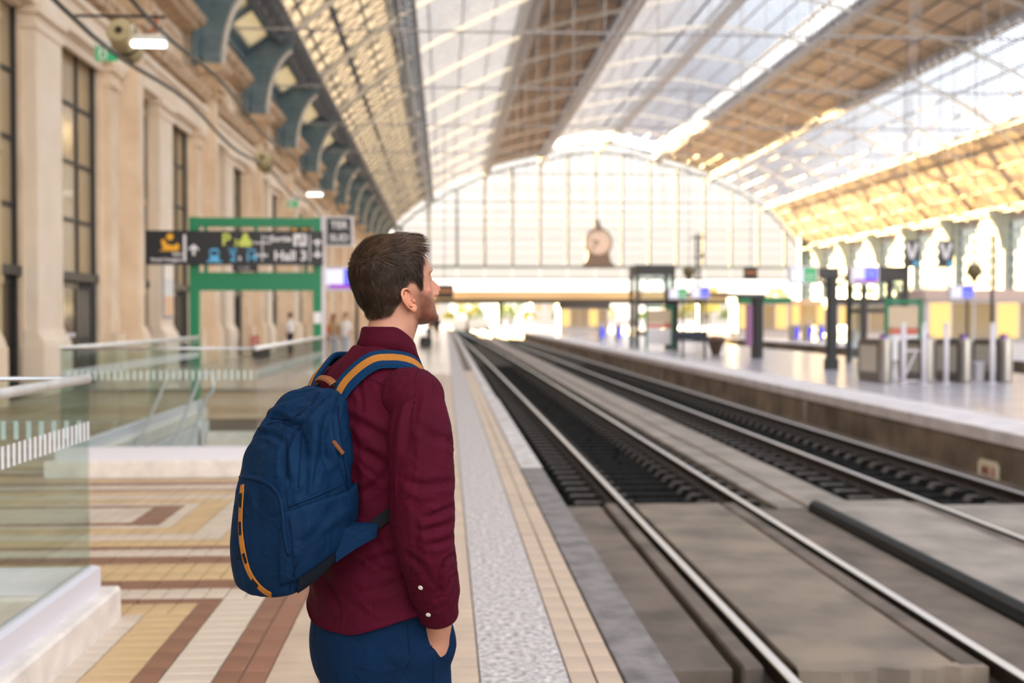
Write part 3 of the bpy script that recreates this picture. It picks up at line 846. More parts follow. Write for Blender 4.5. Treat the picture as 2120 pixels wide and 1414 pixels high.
def smooth_path(P, it=3):
    P = np.array(P)
    for _ in range(it): P[1:-1] = .5*P[1:-1]+.25*(P[:-2]+P[2:])
    return P
def ribbon(path, nrm, width, thick, mb=None, tang_fix=None):
    """flat band along path lying on surface normals"""
    mb = mb or MB(); path = np.array(path); nrm = np.array(nrm)
    t = np.gradient(path, axis=0); t /= np.linalg.norm(t, axis=1)[:, None]+1e-9
    s = np.cross(t, nrm); s /= np.linalg.norm(s, axis=1)[:, None]+1e-9; n = np.cross(s, t)
    w = np.full(len(path), width) if np.isscalar(width) else np.array(width)
    rings = []
    for p, S, N, ww in zip(path, s, n, w):
        h = thick/2; e = min(h, ww*.2)
        rings.append([p-S*ww/2+N*0, p-S*(ww/2-e)+N*h, p+S*(ww/2-e)+N*h, p+S*ww/2, p+S*(ww/2-e)-N*h, p-S*(ww/2-e)-N*h])
    mb.loft(rings); return mb

def cloth(name, col, rough=.85, weave=700., wb=.25, sheen=.3, var=.15, crumple=0.):
    m = mat(name, col, rough, var=var, vscale=9, bump=wb, bscale=weave, detail=6)
    t = m.node_tree; b = t.nodes['Principled BSDF']
    if crumple:
        n2 = t.nodes.new('ShaderNodeTexNoise'); n2.inputs['Scale'].default_value = 13; n2.inputs['Detail'].default_value = 3; n2.inputs['Distortion'].default_value = 1.6
        tcn = [q for q in t.nodes if q.type == 'MAPPING'][0]; t.links.new(tcn.outputs['Vector'], n2.inputs['Vector'])
        old = [q for q in t.nodes if q.type == 'BUMP'][0]
        b2 = t.nodes.new('ShaderNodeBump'); b2.inputs['Strength'].default_value = crumple; b2.inputs['Distance'].default_value = .02
        t.links.new(n2.outputs['Fac'], b2.inputs['Height']); t.links.new(b2.outputs['Normal'], old.inputs['Normal']); old.inputs['Distance'].default_value = .0012
    b.inputs['Sheen Weight'].default_value = sheen; b.inputs['Sheen Roughness'].default_value = .5
    b.inputs['Sheen Tint'].default_value = (*[min(1, c*2.5+.02) for c in col], 1); b.inputs['Specular IOR Level'].default_value = .12
    return m
cloth('shirt_cloth', (.060,.0015,.0110), .8, 800, .3, .08, .15, .35); cloth('shirt_seam', (.05,.0025,.009), .85, 800, .3, .1)
cloth('trouser_cloth', (.0013,.0145,.046), .85, 600, .5, .08, .25, .3); cloth('trouser_seam', (.003,.012,.036), .9, 600, .3, .1)
cloth('pack_cloth', (.0007,.0165,.051), .72, 900, .4, .08, .2, .4); cloth('pack_dark', (.006,.009,.014), .8, 900, .4, .1)
cloth('pack_seam', (.0015,.010,.036), .8, 900, .3, .1); cloth('strap_web', (.0015,.028,.082), .8, 500, .5, .1)
cloth('tan_web', (.42,.155,.026), .75, 400, .4, .1, .2); mat('tan_leather', (.22,.075,.027), .5, var=.25, vscale=20, bump=.2, bscale=150)
cloth('black_web', (.010,.011,.013), .8, 500, .5, .1)
mat('button_white', (.78,.72,.66), .35); mat('eye_white', (.75,.72,.70), .25); mat('shoe_leather', (.06,.035,.02), .45)

# skin: base tone with stubble and blush carried by a colour attribute
sk = mat('skin', (.60,.33,.23), .52); t = sk.node_tree; b = t.nodes['Principled BSDF']
b.inputs['Subsurface Weight'].default_value = .12; b.inputs['Subsurface Radius'].default_value = (.01, .004, .002); b.inputs['Subsurface Scale'].default_value = .6
at = t.nodes.new('ShaderNodeVertexColor'); at.layer_name = 'tone'
nz = t.nodes.new('ShaderNodeTexNoise'); nz.inputs['Scale'].default_value = 620; nz.inputs['Detail'].default_value = 5
tcn = t.nodes.new('ShaderNodeTexCoord'); t.links.new(tcn.outputs['Object'], nz.inputs['Vector'])
mxc = t.nodes.new('ShaderNodeMix'); mxc.data_type = 'RGBA'; mxc.blend_type = 'MULTIPLY'; mxc.inputs[0].default_value = .36
rr = t.nodes.new('ShaderNodeValToRGB'); rr.color_ramp.elements[0].color = (.55,.5,.48,1); rr.color_ramp.elements[1].color = (1.15,1.15,1.15,1)
rr.color_ramp.elements[0].position = .3; rr.color_ramp.elements[1].position = .65
t.links.new(nz.outputs['Fac'], rr.inputs['Fac']); t.links.new(at.outputs['Color'], mxc.inputs[6]); t.links.new(rr.outputs['Color'], mxc.inputs[7])
t.links.new(mxc.outputs[2], b.inputs['Base Color'])
bp = t.nodes.new('ShaderNodeBump'); bp.inputs['Strength'].default_value = .12; bp.inputs['Distance'].default_value = .002
t.links.new(nz.outputs['Fac'], bp.inputs['Height']); t.links.new(bp.outputs['Normal'], b.inputs['Normal'])

# ---- head frame inside the person
HYAW = math.radians(63); HPITCH = math.radians(13)
HC = np.array((-.003, .049, 1.678))
hyl = TH - HYAW                                   # rotation about z in person-local space
_a = -(HYAW-TH)
Rz = np.array([[math.cos(_a), -math.sin(_a), 0], [math.sin(_a), math.cos(_a), 0], [0, 0, 1]])
Rx = np.array([[1, 0, 0], [0, math.cos(HPITCH), -math.sin(HPITCH)], [0, math.sin(HPITCH), math.cos(HPITCH)]])
RH = Rz@Rx
HS = .935
def H2L(p): return (np.atleast_2d(p)*HS)@RH.T + HC
def L2H(p): return ((np.atleast_2d(p)-HC)@RH)/HS
SL = [(.110,.020,-.010,.014),(.107,.042,-.036,.033),(.098,.062,-.058,.051),(.083,.078,-.078,.065),(.055,.089,-.0945,.0745),(.028,.0955,-.1015,.0785),(.012,.0955,-.101,.0785),
      (0,.0905,-.0995,.0775),(-.02,.0885,-.096,.0755),(-.04,.0885,-.088,.073),(-.058,.0905,-.078,.0695),(-.074,.0875,-.058,.066),(-.089,.088,-.034,.060),(-.102,.087,-.004,.050),(-.112,.082,.026,.036),(-.118,.069,.043,.018)]
body = MB()
hr = []
for z, yf, yb, w in interp_rings([(b_, c, d, a) for a, b_, c, d in SL], 60)[:, [3, 0, 1, 2]]:
    hr.append([tuple(p) for p in H2L([(x, y, z) for x, y, _ in ring(0, (yf+yb)/2, w, (yf-yb)/2, 0, 48, 2.25)])])
body.loft(hr)
nose = [(.006,.0075,.092),(-.010,.009,.103),(-.024,.011,.114),(-.036,.0145,.1225),(-.0435,.0165,.1225),(-.050,.016,.1135),(-.0555,.011,.099)]
body.loft([[tuple(H2L((w*math.cos(a), .070+(y-.070)*max(0, math.sin(a)) if math.sin(a) > 0 else .068, z))[0]) for a in np.linspace(0, 2*math.pi, 16, endpoint=False)] for z, w, y in nose])
def hell(c, r):
    mb = MB(); ellipsoid(mb, c, r, 14, 8); body.add([tuple(p) for p in H2L(mb.v)], mb.f)
for s in (-1, 1): hell((s*.013, .098, -.049), (.0085, .011, .0075))
hell((0, .084, -.0715), (.024, .0115, .0055)); hell((0, .083, -.081), (.022, .011, .006)); hell((0, .079, -.107), (.024, .018, .016))
for s in (-1, 1):
    hell((s*.034, .074, -.004), (.0165, .0135, .011)); hell((s*.046, .058, -.032), (.018, .013, .016)); hell((s*.033, .077, .016), (.026, .0115, .007))
hell((0, -.050, -.058), (.052, .038, .042)); hell((0, -.030, -.085), (.052, .044, .042))
# neck, torso core, legs of the body itself
nk = interp_rings([(0, -.015, .10, .085, 1.42), (0, 0, .075, .072, 1.49), (0, .022, .059, .063, 1.54), (.002, .040, .0565, .060, 1.585), (.003, .038, .058, .063, 1.63), (.003, .036, .058, .066, 1.66)], 20)
body.loft([ring(*k, 32, 2.) for k in nk])
tk = interp_rings([(0, 0, .155, .11, .86), (0, 0, .15, .10, 1.05), (0, 0, .16, .105, 1.2), (0, -.005, .17, .105, 1.34), (0, -.012, .145, .085, 1.44), (0, -.008, .07, .06, 1.50)], 24)
body.loft([ring(*k, 32, 2.2) for k in tk])
ARM_R = [(.185, -.012, 1.425), (.222, -.030, 1.28), (.236, -.034, 1.13), (.226, -.004, 1.03), (.200, .030, .935), (.174, .046, .875), (.140, .050, .81)]
ARM_L = [(-x, y, z) for x, y, z in ARM_R]
for A_ in (ARM_R, ARM_L):
    P = np.array(sum([q[:-1] for q in spline(A_, 6)], []) + [A_[-1]])
    body.tube(P, np.interp(np.linspace(0, 1, len(P)), [0, .3, .45, .6, .78, .84, .92, 1], [.03, .036, .036, .034, .029, .028, .034, .028]), 14)
    sg = 1 if A_ is ARM_R else -1
    for k, (du, ln) in enumerate(((-.024, .062), (-.008, .072), (.010, .068), (.025, .052))):   # fingers inside the pocket
        b0 = np.array(A_[-1])+np.array((sg*du*.5, .012-du*.9, -.005)); d1 = np.array((-sg*.06, .30, -.9)); d1 /= np.linalg.norm(d1); d2 = np.array((-sg*.25, .05, -.95)); d2 /= np.linalg.norm(d2)
        body.tube([b0-d1*.02, b0+d1*ln*.45, b0+d1*ln*.45+d2*ln*.35, b0+d1*ln*.45+d2*ln*.62], [.0095, .009, .008, .006], 8)
    b0 = np.array(A_[-1])+np.array((-sg*.012, .018, .02)); body.tube([b0, b0+(0, .022, -.022), b0+(-sg*.004, .03, -.052)], [.0115, .0105, .008], 8)
for s in (-1, 1):
    P = [(s*.09, 0, .9), (s*.095, .005, .75), (s*.10, .015, .5), (s*.10, 0, .3), (s*.10, -.01, .10)]
    P2 = np.array(sum([q[:-1] for q in spline(P, 5)], []) + [P[-1]]); body.tube(P2, np.interp(np.linspace(0, 1, len(P2)), [0, .3, .55, .75, 1], [.065, .072, .055, .056, .038]), 16)
    body.tube([(s*.10, -.05, .07), (s*.105, .05, .05), (s*.11, .13, .04)], [.036, .04, .03], 12)
bme = remesh(body, .0032, 5, .5)
v = get_v(bme); h = L2H(v); n = get_n(bme)
# facial relief
def gs(p, c, s): return np.exp(-(((p-np.array(c))/np.array(s))**2).sum(1))
d = np.zeros(len(v))
for s in (-1, 1):
    d -= .0055*gs(h, (s*.020, .096, -.004), (.011, .014, .011)); d -= .004*gs(h, (s*.05, .08, -.006), (.014, .012, .010))
    d -= .0022*gs(h, (s*.034, .09, -.0165), (.018, .014, .004)); d += .0026*gs(h, (s*.036, .09, .017), (.022, .016, .006))
    d -= .0035*gs(h, (s*.042, .072, -.066), (.014, .018, .014)); d -= .002*gs(h, (s*.026, .09, -.058), (.006, .012, .012))
    d -= .004*gs(h, (s*.068, .055, .03), (.012, .022, .02))
d -= .003*gs(h, (0, .093, -.0765), (.023, .01, .0022)); d -= .003*gs(h, (0, .09, -.0905), (.018, .012, .005))
d -= .0028*gs(h, (.0, .10, -.062), (.004, .012, .006))
v = v + n*d[:, None]; set_v(bme, v)
# colour
tone = np.tile(np.array((.50, .235, .150)), (len(v), 1))
onhead = (v[:, 2] > 1.52)
beard = np.clip((np.interp(h[:, 1], [0, .03, .06, .09], [-.012, -.014, -.036, -.054])-h[:, 2])/.022, 0, 1)*np.clip((h[:, 1]+.005)/.03, 0, 1)*np.clip((h[:, 2]+.135)/.02, 0, 1)
beard *= .9+.1*np.clip(fbm(h*60, 2), -1, 1)
tone = tone*(1-.82*beard[:, None]*np.array((.85, 1., 1.05)))
lip = np.clip(gs(h, (0, .094, -.0765), (.022, .012, .009))*1.6, 0, 1); tone = tone*(1-lip[:, None]) + lip[:, None]*np.array((.42, .16, .13))
blush = gs(h, (.05, .075, -.03), (.03, .03, .022))+gs(h, (0, .115, -.042), (.02, .02, .016)); tone = tone*(1-.22*np.clip(blush, 0, 1)[:, None]*np.array((0, 1, 1)))
brow = np.clip(sum(gs(h, (s*.036, .094, .0195), (.022, .03, .0042)) for s in (-1, 1))*1.6, 0, 1)*np.clip(.7+.6*fbm(h*np.array((90, 90, 300)), 2), 0, 1)
tone = tone*(1-brow[:, None]*.8) + brow[:, None]*.8*np.array((.10, .055, .03))
mott = 1+.07*fbm(h*40, 3); tone = np.clip(tone*mott[:, None], 0, 1)

# ---- ear (added to the body mesh at finer resolution)
ear = MB()
def e_tube(pts, r):
    sp = spline(pts, 5); P = np.array(sum([q[:-1] for q in sp], []) + [sp[-1][-1]]); rr_ = np.interp(np.linspace(0, 1, len(P)), np.linspace(0, 1, len(r)), r); ear.tube(P, rr_, 9)
e_tube([(4, -2, .5), (8, 5, 1.5), (11, 13, 2), (9.5, 23, 3), (2, 29.5, 4), (-8, 28.5, 5), (-15, 19, 6), (-17, 7, 6.5), (-15.5, -5, 6), (-11, -16, 4.5), (-5, -25, 3)], [1.8, 2.6, 3.0, 3.0, 3.2, 3.4, 3.4, 3.1, 2.8, 2.6, 3.2])
e_tube([(1, 20, 2), (-5, 14, 3.2), (-8.5, 5, 4), (-8.5, -5, 4.2), (-5, -13, 3.8), (1, -17, 3.4)], [2.0, 2.8, 3.0, 2.8, 2.6, 2.8])
e_tube([(-4, 24, 3), (-6, 18, 3.5), (-8, 10, 3.8)], [1.6, 2.0, 2.2])
for c, r in (((11, -5, 1.5), (3.4, 5.5, 3.2)), ((1, -25, 1.6), (6.8, 7.5, 3.4)), ((3, -27, .8), (6, 6, 3.0)), ((-3, 3, -2.2), (13.5, 25, 3.0)), ((8, -20, -1), (6, 9, 3.5)), ((10, 6, -2), (5, 16, 3.5)), ((-11, -2, 1.0), (5, 20, 4))):
    ellipsoid(ear, c, r, 14, 8)
ef = np.array((-.16, .99, 0)); ef /= np.linalg.norm(ef); en = np.array((.99, .16, .04)); en /= np.linalg.norm(en); eu = np.cross(en, ef)*1.0
if eu[2] < 0: eu = -eu
eu = eu+np.array((0, -.16, 0)); eu /= np.linalg.norm(eu)
ev_all = []
for sgn in (1, -1):
    em = MB()
    P = np.array(ear.v)*.00100
    Q = np.array((.0815, -.011, -.042)) + P[:, :1]*ef*1.12 + P[:, 1:2]*eu + P[:, 2:3]*en
    if sgn < 0: Q[:, 0] *= -1
    em.v = [tuple(p) for p in H2L(Q)]; em.f = ear.f if sgn > 0 else [f[::-1] for f in ear.f]; em.m = list(ear.m)
    ev_all.append(remesh(em, .00075, 5, .5))
bm = bmesh.new(); bm.from_mesh(bme); nb0 = len(bm.verts)
for q in ev_all: bm.from_mesh(q)
bm.to_mesh(bme); bm.free()
ne = len(bme.vertices)-nb0
v2 = get_v(bme)[nb0:]; h2 = L2H(v2)
et = np.tile(np.array((.60, .235, .140)), (ne, 1))
conch = np.clip(gs(h2, (.079, .000, -.028), (.03, .0075, .014)), 0, 1); et *= (1-.35*conch[:, None]*np.array((.8, 1, 1)))
tone = np.vstack([tone, et])
ca = bme.color_attributes.new('tone', 'FLOAT_COLOR', 'POINT')
ca.data.foreach_set('color', np.hstack([tone, np.ones((len(tone), 1))]).ravel())
person = finish(bme, 'person', M['skin'], label='man in a burgundy shirt with a blue backpack, hand in pocket, looking up the tracks', cat='person')
place(person)
for s in (-1, 1):
    e = MB(); ellipsoid(e, (0, 0, 0), (.0122, .0122, .0122), 16, 10); e2 = [tuple(p) for p in H2L(np.array(e.v)+np.array((s*.032, .0705, -.0045)))]
    q = MB(); q.add(e2, e.f); q.build('eye', M['eye_white'], person, 'all')

# ---- hair: a close cap plus strands
def hairline(y):
    return np.interp(y, [-.12, -.075, -.058, -.045, -.032, -.020, 0., .016, .028, .037, .041, .044, .046, .049, .055, .11], [-.072, -.072, -.068, -.056, -.038, -.014, .002, -.002, -.026, -.022, .012, .034, .052, .072, .095, .2])
hh = L2H(get_v(bme)); inhead = (hh[:, 2] > -.1) & (np.abs(hh[:, 0]) < .1) & (np.arange(len(hh)) < nb0) & (np.abs(hh[:, 1]) < .13)
over = hh[:, 2]-hairline(hh[:, 1])+.004*fbm(hh*70, 2)
hm = inhead & (over > 0)
capt = lambda P, ov: np.clip(ov/.035, 0, 1)**.8*(.0050+.0050*np.clip((P[:, 2]-.02)/.06, 0, 1)+.0045*np.clip((-P[:, 1]-.02)/.06, 0, 1)) + .0010
bmh = bmesh.new(); bmh.from_mesh(bme); bmh.verts.ensure_lookup_table()
kill = [vv for vv in bmh.verts if not hm[vv.index]]
kill = [vv for vv in bmh.verts if not (hm[vv.index] and over[vv.index] > .011)]
bmesh.ops.delete(bmh, geom=kill, context='VERTS')
hme = bpy.data.meshes.new('hair'); bmh.to_mesh(hme); bmh.free()
if 'tone' in hme.color_attributes: hme.color_attributes.remove(hme.color_attributes['tone'])
cv = get_v(hme); cn_ = get_n(hme); ch = L2H(cv); ov = ch[:, 2]-hairline(ch[:, 1])
stre = fbm(np.stack([ch[:, 0]*170+ch[:, 1]*40, ch[:, 1]*60-ch[:, 2]*22, ch[:, 2]*26], 1), 2)
set_v(hme, cv+cn_*(capt(ch, ov)*(1+.12*stre))[:, None])
mat('hair_brown', (.050,.027,.016), .5, var=.3, vscale=60); mat('hair_light', (.135,.078,.044), .45, var=.3, vscale=60); mat('hair_dark', (.022,.012,.0075), .5)
for k_ in ('tan_leather', 'hair_brown', 'hair_light', 'hair_dark'): M[k_].node_tree.nodes['Principled BSDF'].inputs['Specular IOR Level'].default_value = .18
hair = finish(hme, 'hair', M['hair_dark'], person, label='short brown hair brushed forward into a quiff')
# roots
hf = [p for p in bme.polygons if all(hm[i] for i in p.vertices)]
fc = np.array([p.center for p in hf]); fn = np.array([p.normal for p in hf]); fa = np.array([p.area for p in hf]); fh = L2H(fc)
top = np.clip((fh[:, 2]-.045)/.04, 0, 1); front = np.clip((fh[:, 1]-.02)/.05, 0, 1)
wgt = fa*(1+1.2*top+1.3*top*front)
NS = 62000
idx = RNG.choice(len(hf), NS, p=wgt/wgt.sum())
root = fc[idx]+RNG.normal(0, .0012, (NS, 3)); nr = fn[idx]; rh = fh[idx]; tp = top[idx]; fr = front[idx]
ovr = rh[:, 2]-hairline(rh[:, 1]); rim = np.clip(ovr/.03, 0, 1)
nh = nr@RH                                                          # normals in head space
cl_ = np.stack([fbm(rh*45+3.1, 2), fbm(rh*45+9.7, 2), fbm(rh*45+5.5, 2)], 1)
flow = np.stack([-.15*np.sign(rh[:, 0])*tp*0+.25*cl_[:, 0], .95*tp+.38*(1-tp)*np.clip((rh[:, 1]+.05)/.06, 0, 1)-.05, -(1-tp)*.9+.1*tp], 1) + .30*cl_
sidefront = (rh[:, 1] > .02)[:, None]*(1-tp)[:, None]; flow = flow+sidefront*np.array((0, -.15, -.25))
flow -= nh*(flow*nh).sum(1)[:, None]; flow /= np.linalg.norm(flow, axis=1)[:, None]+1e-9
ln = (.006+.016*rim+.014*tp*rim)*(RNG.uniform(.7, 1.2, NS))
lift = .10+.06*tp+.30*tp*fr**2+.05*np.abs(RNG.normal(0, 1, NS))
base = H2L(rh)+nr*(capt(rh, ovr)*.92)[:, None]; flL = flow@RH.T; upL = np.array((0, 0, 1.))@RH.T
K = 5; ts = np.linspace(0, 1, K)
allv, allf, ami = [], [], []
vw = np.array((0, -1, .1)); vwl = np.array((vw@PR, vw@PD, .1))
sd = np.cross(flL, nr); sd /= np.linalg.norm(sd, axis=1)[:, None]+1e-9
wd = .00027*RNG.uniform(.7, 1.6, NS)*(.6+.4*rim)
curl = RNG.normal(0, .07, (NS, 3))+.30*np.stack([fbm(rh*75+k*7.7, 2) for k in range(3)], 1)
V = np.zeros((NS, K, 2, 3))
for k, tt in enumerate(ts):
    P = base+ln[:, None]*(tt*flL+(lift*tt-(ln/.20)*tt**2*(1-.8*tp*fr))[:, None]*nr+curl*tt**2*.35+(tp*fr**2*.28*tt**2)[:, None]*upL)
    ww = (wd*(1-.75*tt))[:, None]
    V[:, k, 0] = P-sd*ww; V[:, k, 1] = P+sd*ww
V = V.reshape(-1, 3)
q = np.arange(NS)[:, None]*K*2+np.arange(K-1)[None, :]*2; q = q.ravel()
Fq = np.stack([q, q+1, q+3, q+2], 1)
sme = bpy.data.meshes.new('hair_strands'); sme.vertices.add(len(V)); sme.vertices.foreach_set('co', V.ravel())
sme.loops.add(Fq.size); sme.loops.foreach_set('vertex_index', Fq.ravel()); sme.polygons.add(len(Fq)); sme.polygons.foreach_set('loop_start', np.arange(0, Fq.size, 4)); sme.update(calc_edges=True)
pick = RNG.random(NS)+.3*cl_[:, 1]+.30*tp-.10*(1-tp)
mi = np.where(pick > .93, 1, np.where(pick < .38, 2, 0)); 
finish(sme, 'hair_strands', [M['hair_brown'], M['hair_light'], M['hair_dark']], hair, kind='stuff')
sme.polygons.foreach_set('material_index', np.repeat(mi, K-1)); sme.update()

# ---- shirt: body and two set-in sleeves
def path3(mes_w, pix, bv): return onto(bv, dense(pix, 5), 0)[0]
def crease(me, bv, lines):
    """press folds into a cloth surface along lines laid on it: (pixel line, width, depth<0 groove / >0 ridge)"""
    v = get_v(me); n = get_n(me); d = np.zeros(len(v))
    for pix, w, dep in lines:
        P = onto(bv, dense(pix, 4), 0)[0]
        if len(P) < 3: continue
        lo, hi = P.min(0)-3*w, P.max(0)+3*w
        m = np.where(((v > lo) & (v < hi)).all(1))[0]
        if not len(m): continue
        D = np.linalg.norm(v[m][:, None, :]-P[None], axis=2); k = D.argmin(1); dm = D.min(1)
        tt = k/(len(P)-1); taper = np.sin(np.pi*np.clip(.12+.76*tt, 0, 1))**.7
        d[m] += dep*taper*(np.exp(-(dm/w)**2)-.45*np.exp(-((dm-1.9*w)/(w*.9))**2))
    set_v(me, v+n*d[:, None])
sh = MB()
TR = [(0, 0, .180, .150, .80), (0, 0, .182, .150, .88), (0, 0, .178, .144, .95), (0, 0, .174, .138, 1.05), (0, -.004, .178, .137, 1.17), (0, -.010, .184, .138, 1.29), (0, -.016, .184, .126, 1.37), (0, -.020, .165, .108, 1.43), (0, -.012, .126, .088, 1.475), (0, .0, .088, .078, 1.504), (0, .010, .066, .066, 1.526)]
sh.loft([ring(*k, 56, 2.3) for k in interp_rings(TR, 60)])
for sg in (1, -1): ellipsoid(sh, (sg*.150, -.016, 1.425), (.074, .066, .056), 18, 12)
sme_ = remesh(sh, .0045, 6, .5)
v = get_v(sme_); n = get_n(sme_); u_, v_, z_ = v[:, 0], v[:, 1], v[:, 2]
q = v.copy()
dsp = .004*fbm(q*np.array((6, 6, 4.5))+3, 2)
diag = np.stack([q[:, 0]*7+q[:, 2]*9, q[:, 1]*7, (q[:, 2]-q[:, 0]*.8)*3.2], 1)
dsp += .009*np.clip(1-np.abs(fbm(diag*1.6+7, 2))-.5, 0, 1)
dsp += .0045*np.sin(z_*70+u_*25+3*fbm(q*5, 1))*np.exp(-((z_-1.02)/.07)**2)*np.clip(.5+.5*fbm(q*4+9, 1), 0, 1)
v = v+n*dsp[:, None]
zh = .888+.062*np.clip(np.abs(u_-.02)/.18, 0, 1.1)**2.5+.008*fbm(q*9, 1)
low = v[:, 2] < zh; v[low, 2] = zh[low]
rr2 = np.sqrt((u_/.18)**2+(v_/.15)**2)
near = (v[:, 2] < zh+.012) & (rr2 > .9); v[near, :2] *= 1.014
set_v(sme_, v)
shirt = finish(sme_, 'shirt', M['shirt_cloth'], person, label='burgundy long-sleeved shirt worn untucked')
sleeves = []
for A_ in (ARM_R, ARM_L):
    sg = 1 if A_ is ARM_R else -1
    sl = MB(); PA = np.array(sum([q_[:-1] for q_ in spline(A_[:5], 12)], []) + [A_[4]]); s_ = np.linspace(0, 1, len(PA))
    sl.tube(PA, np.interp(s_, [0, .12, .3, .5, .72, .9, 1], [.052, .067, .067, .064, .059, .051, .045]), 24)
    ellipsoid(sl, (sg*.160, -.016, 1.420), (.082, .071, .066), 20, 14)
    slm = remesh(sl, .004, 5, .5); v = get_v(slm); n = get_n(slm)
    D = np.linalg.norm(v[:, None, :]-PA[None], axis=2); sarm = D.argmin(1)/(len(PA)-1)
    cx_ = np.interp(sarm, s_, PA[:, 0]); cy_ = np.interp(sarm, s_, PA[:, 1])
    ang = np.arctan2(v[:, 1]-cy_, sg*(v[:, 0]-cx_))
    elb = np.exp(-((sarm-.68)/.15)**2)+.8*np.exp(-((sarm-.90)/.07)**2)
    cr = np.sin(sarm*88+2.4*np.sin(ang+sarm*9)+1.8*fbm(v*14, 1)); dsp = elb*.0007*np.clip(cr, -.6, 1)
    lp = 1-np.abs(fbm(np.stack([ang*1.6+sarm*3, sarm*3.2, sarm*0+2.2], 1)*1.3, 2)); dsp += (1-.6*np.clip(elb, 0, 1))*.008*np.clip(lp-.5, 0, 1)
    dsp += .004*fbm(v*np.array((9, 9, 6))+1, 2)
    dsp *= np.clip((.93-sarm)/.06, 0, 1); set_v(slm, v+n*dsp[:, None])
    sleeves.append(finish(slm, 'sleeve', M['shirt_cloth'], shirt))
BV_S = bvh_of(sme_, sleeves[0].data)
SH_CR = [([(712, 860), (750, 880), (812, 915)], .010, -.006), ([(726, 915), (770, 945), (815, 976)], .010, -.006), ([(730, 1020), (770, 1010), (818, 960)], .009, -.005),
         ([(700, 1180), (760, 1165), (840, 1140)], .009, -.005), ([(668, 1200), (690, 1230), (700, 1260)], .010, -.006), ([(740, 1230), (800, 1215), (850, 1195)], .010, -.005),
         ([(780, 1120), (800, 1150), (850, 1165)], .009, -.005), ([(742, 790), (748, 830), (750, 850)], .006, -.004), ([(830, 850), (826, 900), (824, 980)], .010, -.009), ([(726, 870), (732, 950), (738, 1030)], .012, -.006)]
SL_CR = [([(862, 878), (890, 900), (934, 915)], .010, -.0045), ([(836, 992), (875, 1004), (938, 1000)], .008, -.004), ([(838, 1014), (870, 1028), (905, 1030)], .008, .003), ([(880, 1072), (910, 1062), (942, 1048)], .007, -.006),
         ([(868, 1100), (905, 1094), (942, 1080)], .007, -.006), ([(888, 1130), (915, 1124), (942, 1112)], .007, -.006), ([(905, 1240), (912, 1200), (922, 1165), (940, 1150)], .007, -.008), ([(918, 1236), (930, 1205), (942, 1190)], .006, -.007),
         ([(872, 800), (852, 850), (842, 930)], .012, -.006), ([(900, 800), (906, 870), (898, 960)], .014, -.004), ([(846, 1150), (872, 1172), (888, 1200)], .009, -.005), ([(900, 1050), (880, 1090), (878, 1130)], .010, .004)]
crease(sme_, bvh_of(sme_), SH_CR); crease(sleeves[0].data, bvh_of(sleeves[0].data), SL_CR)
BV_S = bvh_of(sme_, sleeves[0].data)
# collar: stand and turned-down leaf
cr_ = []
def collar_ring(dz, rad, k):
    out = []
    for a in np.linspace(0, 2*math.pi, 48, endpoint=False):
        ca_, sa_ = math.cos(a), math.sin(a)
        fwd = max(0, sa_+.35)/1.35; zc = 1.535-.052*fwd**1.4
        out.append((.002+(.0610+rad)*ca_, .026+(.0605+rad)*sa_, zc+dz*(1-.1*fwd)))
    return out
cb_ = MB(); cb_.loft([collar_ring(-.016, .008, 0), collar_ring(.008, .001, 0), collar_ring(.036, -.004, 0), collar_ring(.041, -.002, 0), collar_ring(.038, .0035, 0), collar_ring(.016, .0085, 0), collar_ring(-.010, .0185, 0), collar_ring(-.0125, .013, 0), collar_ring(.010, .006, 0)], cap=False)
collar = cb_.build('collar', M['shirt_cloth'], shirt, 'all')
def seam(name, bv, pix, r, m, parent, lift=.0006):
    P, N = onto(bv, dense(pix), lift)
    if len(P) < 3: return None
    b = MB(); b.tube(smooth_path(P, 2), r, 6); return b.build(name, m, parent, 'all')
SEAMS = [[(838, 748), (862, 760), (884, 778), (900, 800)], [(742, 776), (770, 786), (800, 800), (826, 816), (846, 830)], [(880, 757), (858, 790), (838, 830), (826, 880), (823, 930), (824, 985)], [(846, 1060), (848, 1130), (852, 1200), (858, 1262)],
         [(860, 1100), (866, 1150), (868, 1190), (872, 1228)], [(876, 1252), (900, 1250), (920, 1240), (940, 1226)], ]
for s in SEAMS: seam('seam', BV_S, s, .0008, M['shirt_seam'], shirt)
# cuff and buttons
cu = MB(); e_ = np.array(ARM_R[4]); dcu = np.array(ARM_R[4])-np.array(ARM_R[3]); dcu /= np.linalg.norm(dcu)
for A_ in (ARM_R, ARM_L):
    c0 = np.array(A_[4]); dc = np.array(A_[4])-np.array(A_[3]); dc /= np.linalg.norm(dc)
    cu = MB(); cu.tube([c0-dc*.055, c0-dc*.05, c0-dc*.02, c0+dc*.006, c0+dc*.012], [.0460, .0475, .0470, .0455, .043], 28); cu.build('cuff', M['shirt_cloth'], shirt, 'all')
BV_C = bvh_of(sme_, sleeves[0].data, *[c.data for c in shirt.children if c.name.startswith('cuff')])
for px, py in ((871, 1216), (887, 1272)):
    P, N = onto(BV_C, [(px, py)], .0012)
    if len(P):
        bt = MB(); bt.lathe([(.0052, -.001), (.0056, .0006), (.005, .0014), (.0035, .0010)], (0, 0, 0), 16); me = bt.mesh('button', M['button_white'], 'all')
        o = obj('button', me, shirt, tuple(P[0])); o.rotation_euler = Vector(N[0]).to_track_quat('Z', 'Y').to_euler()

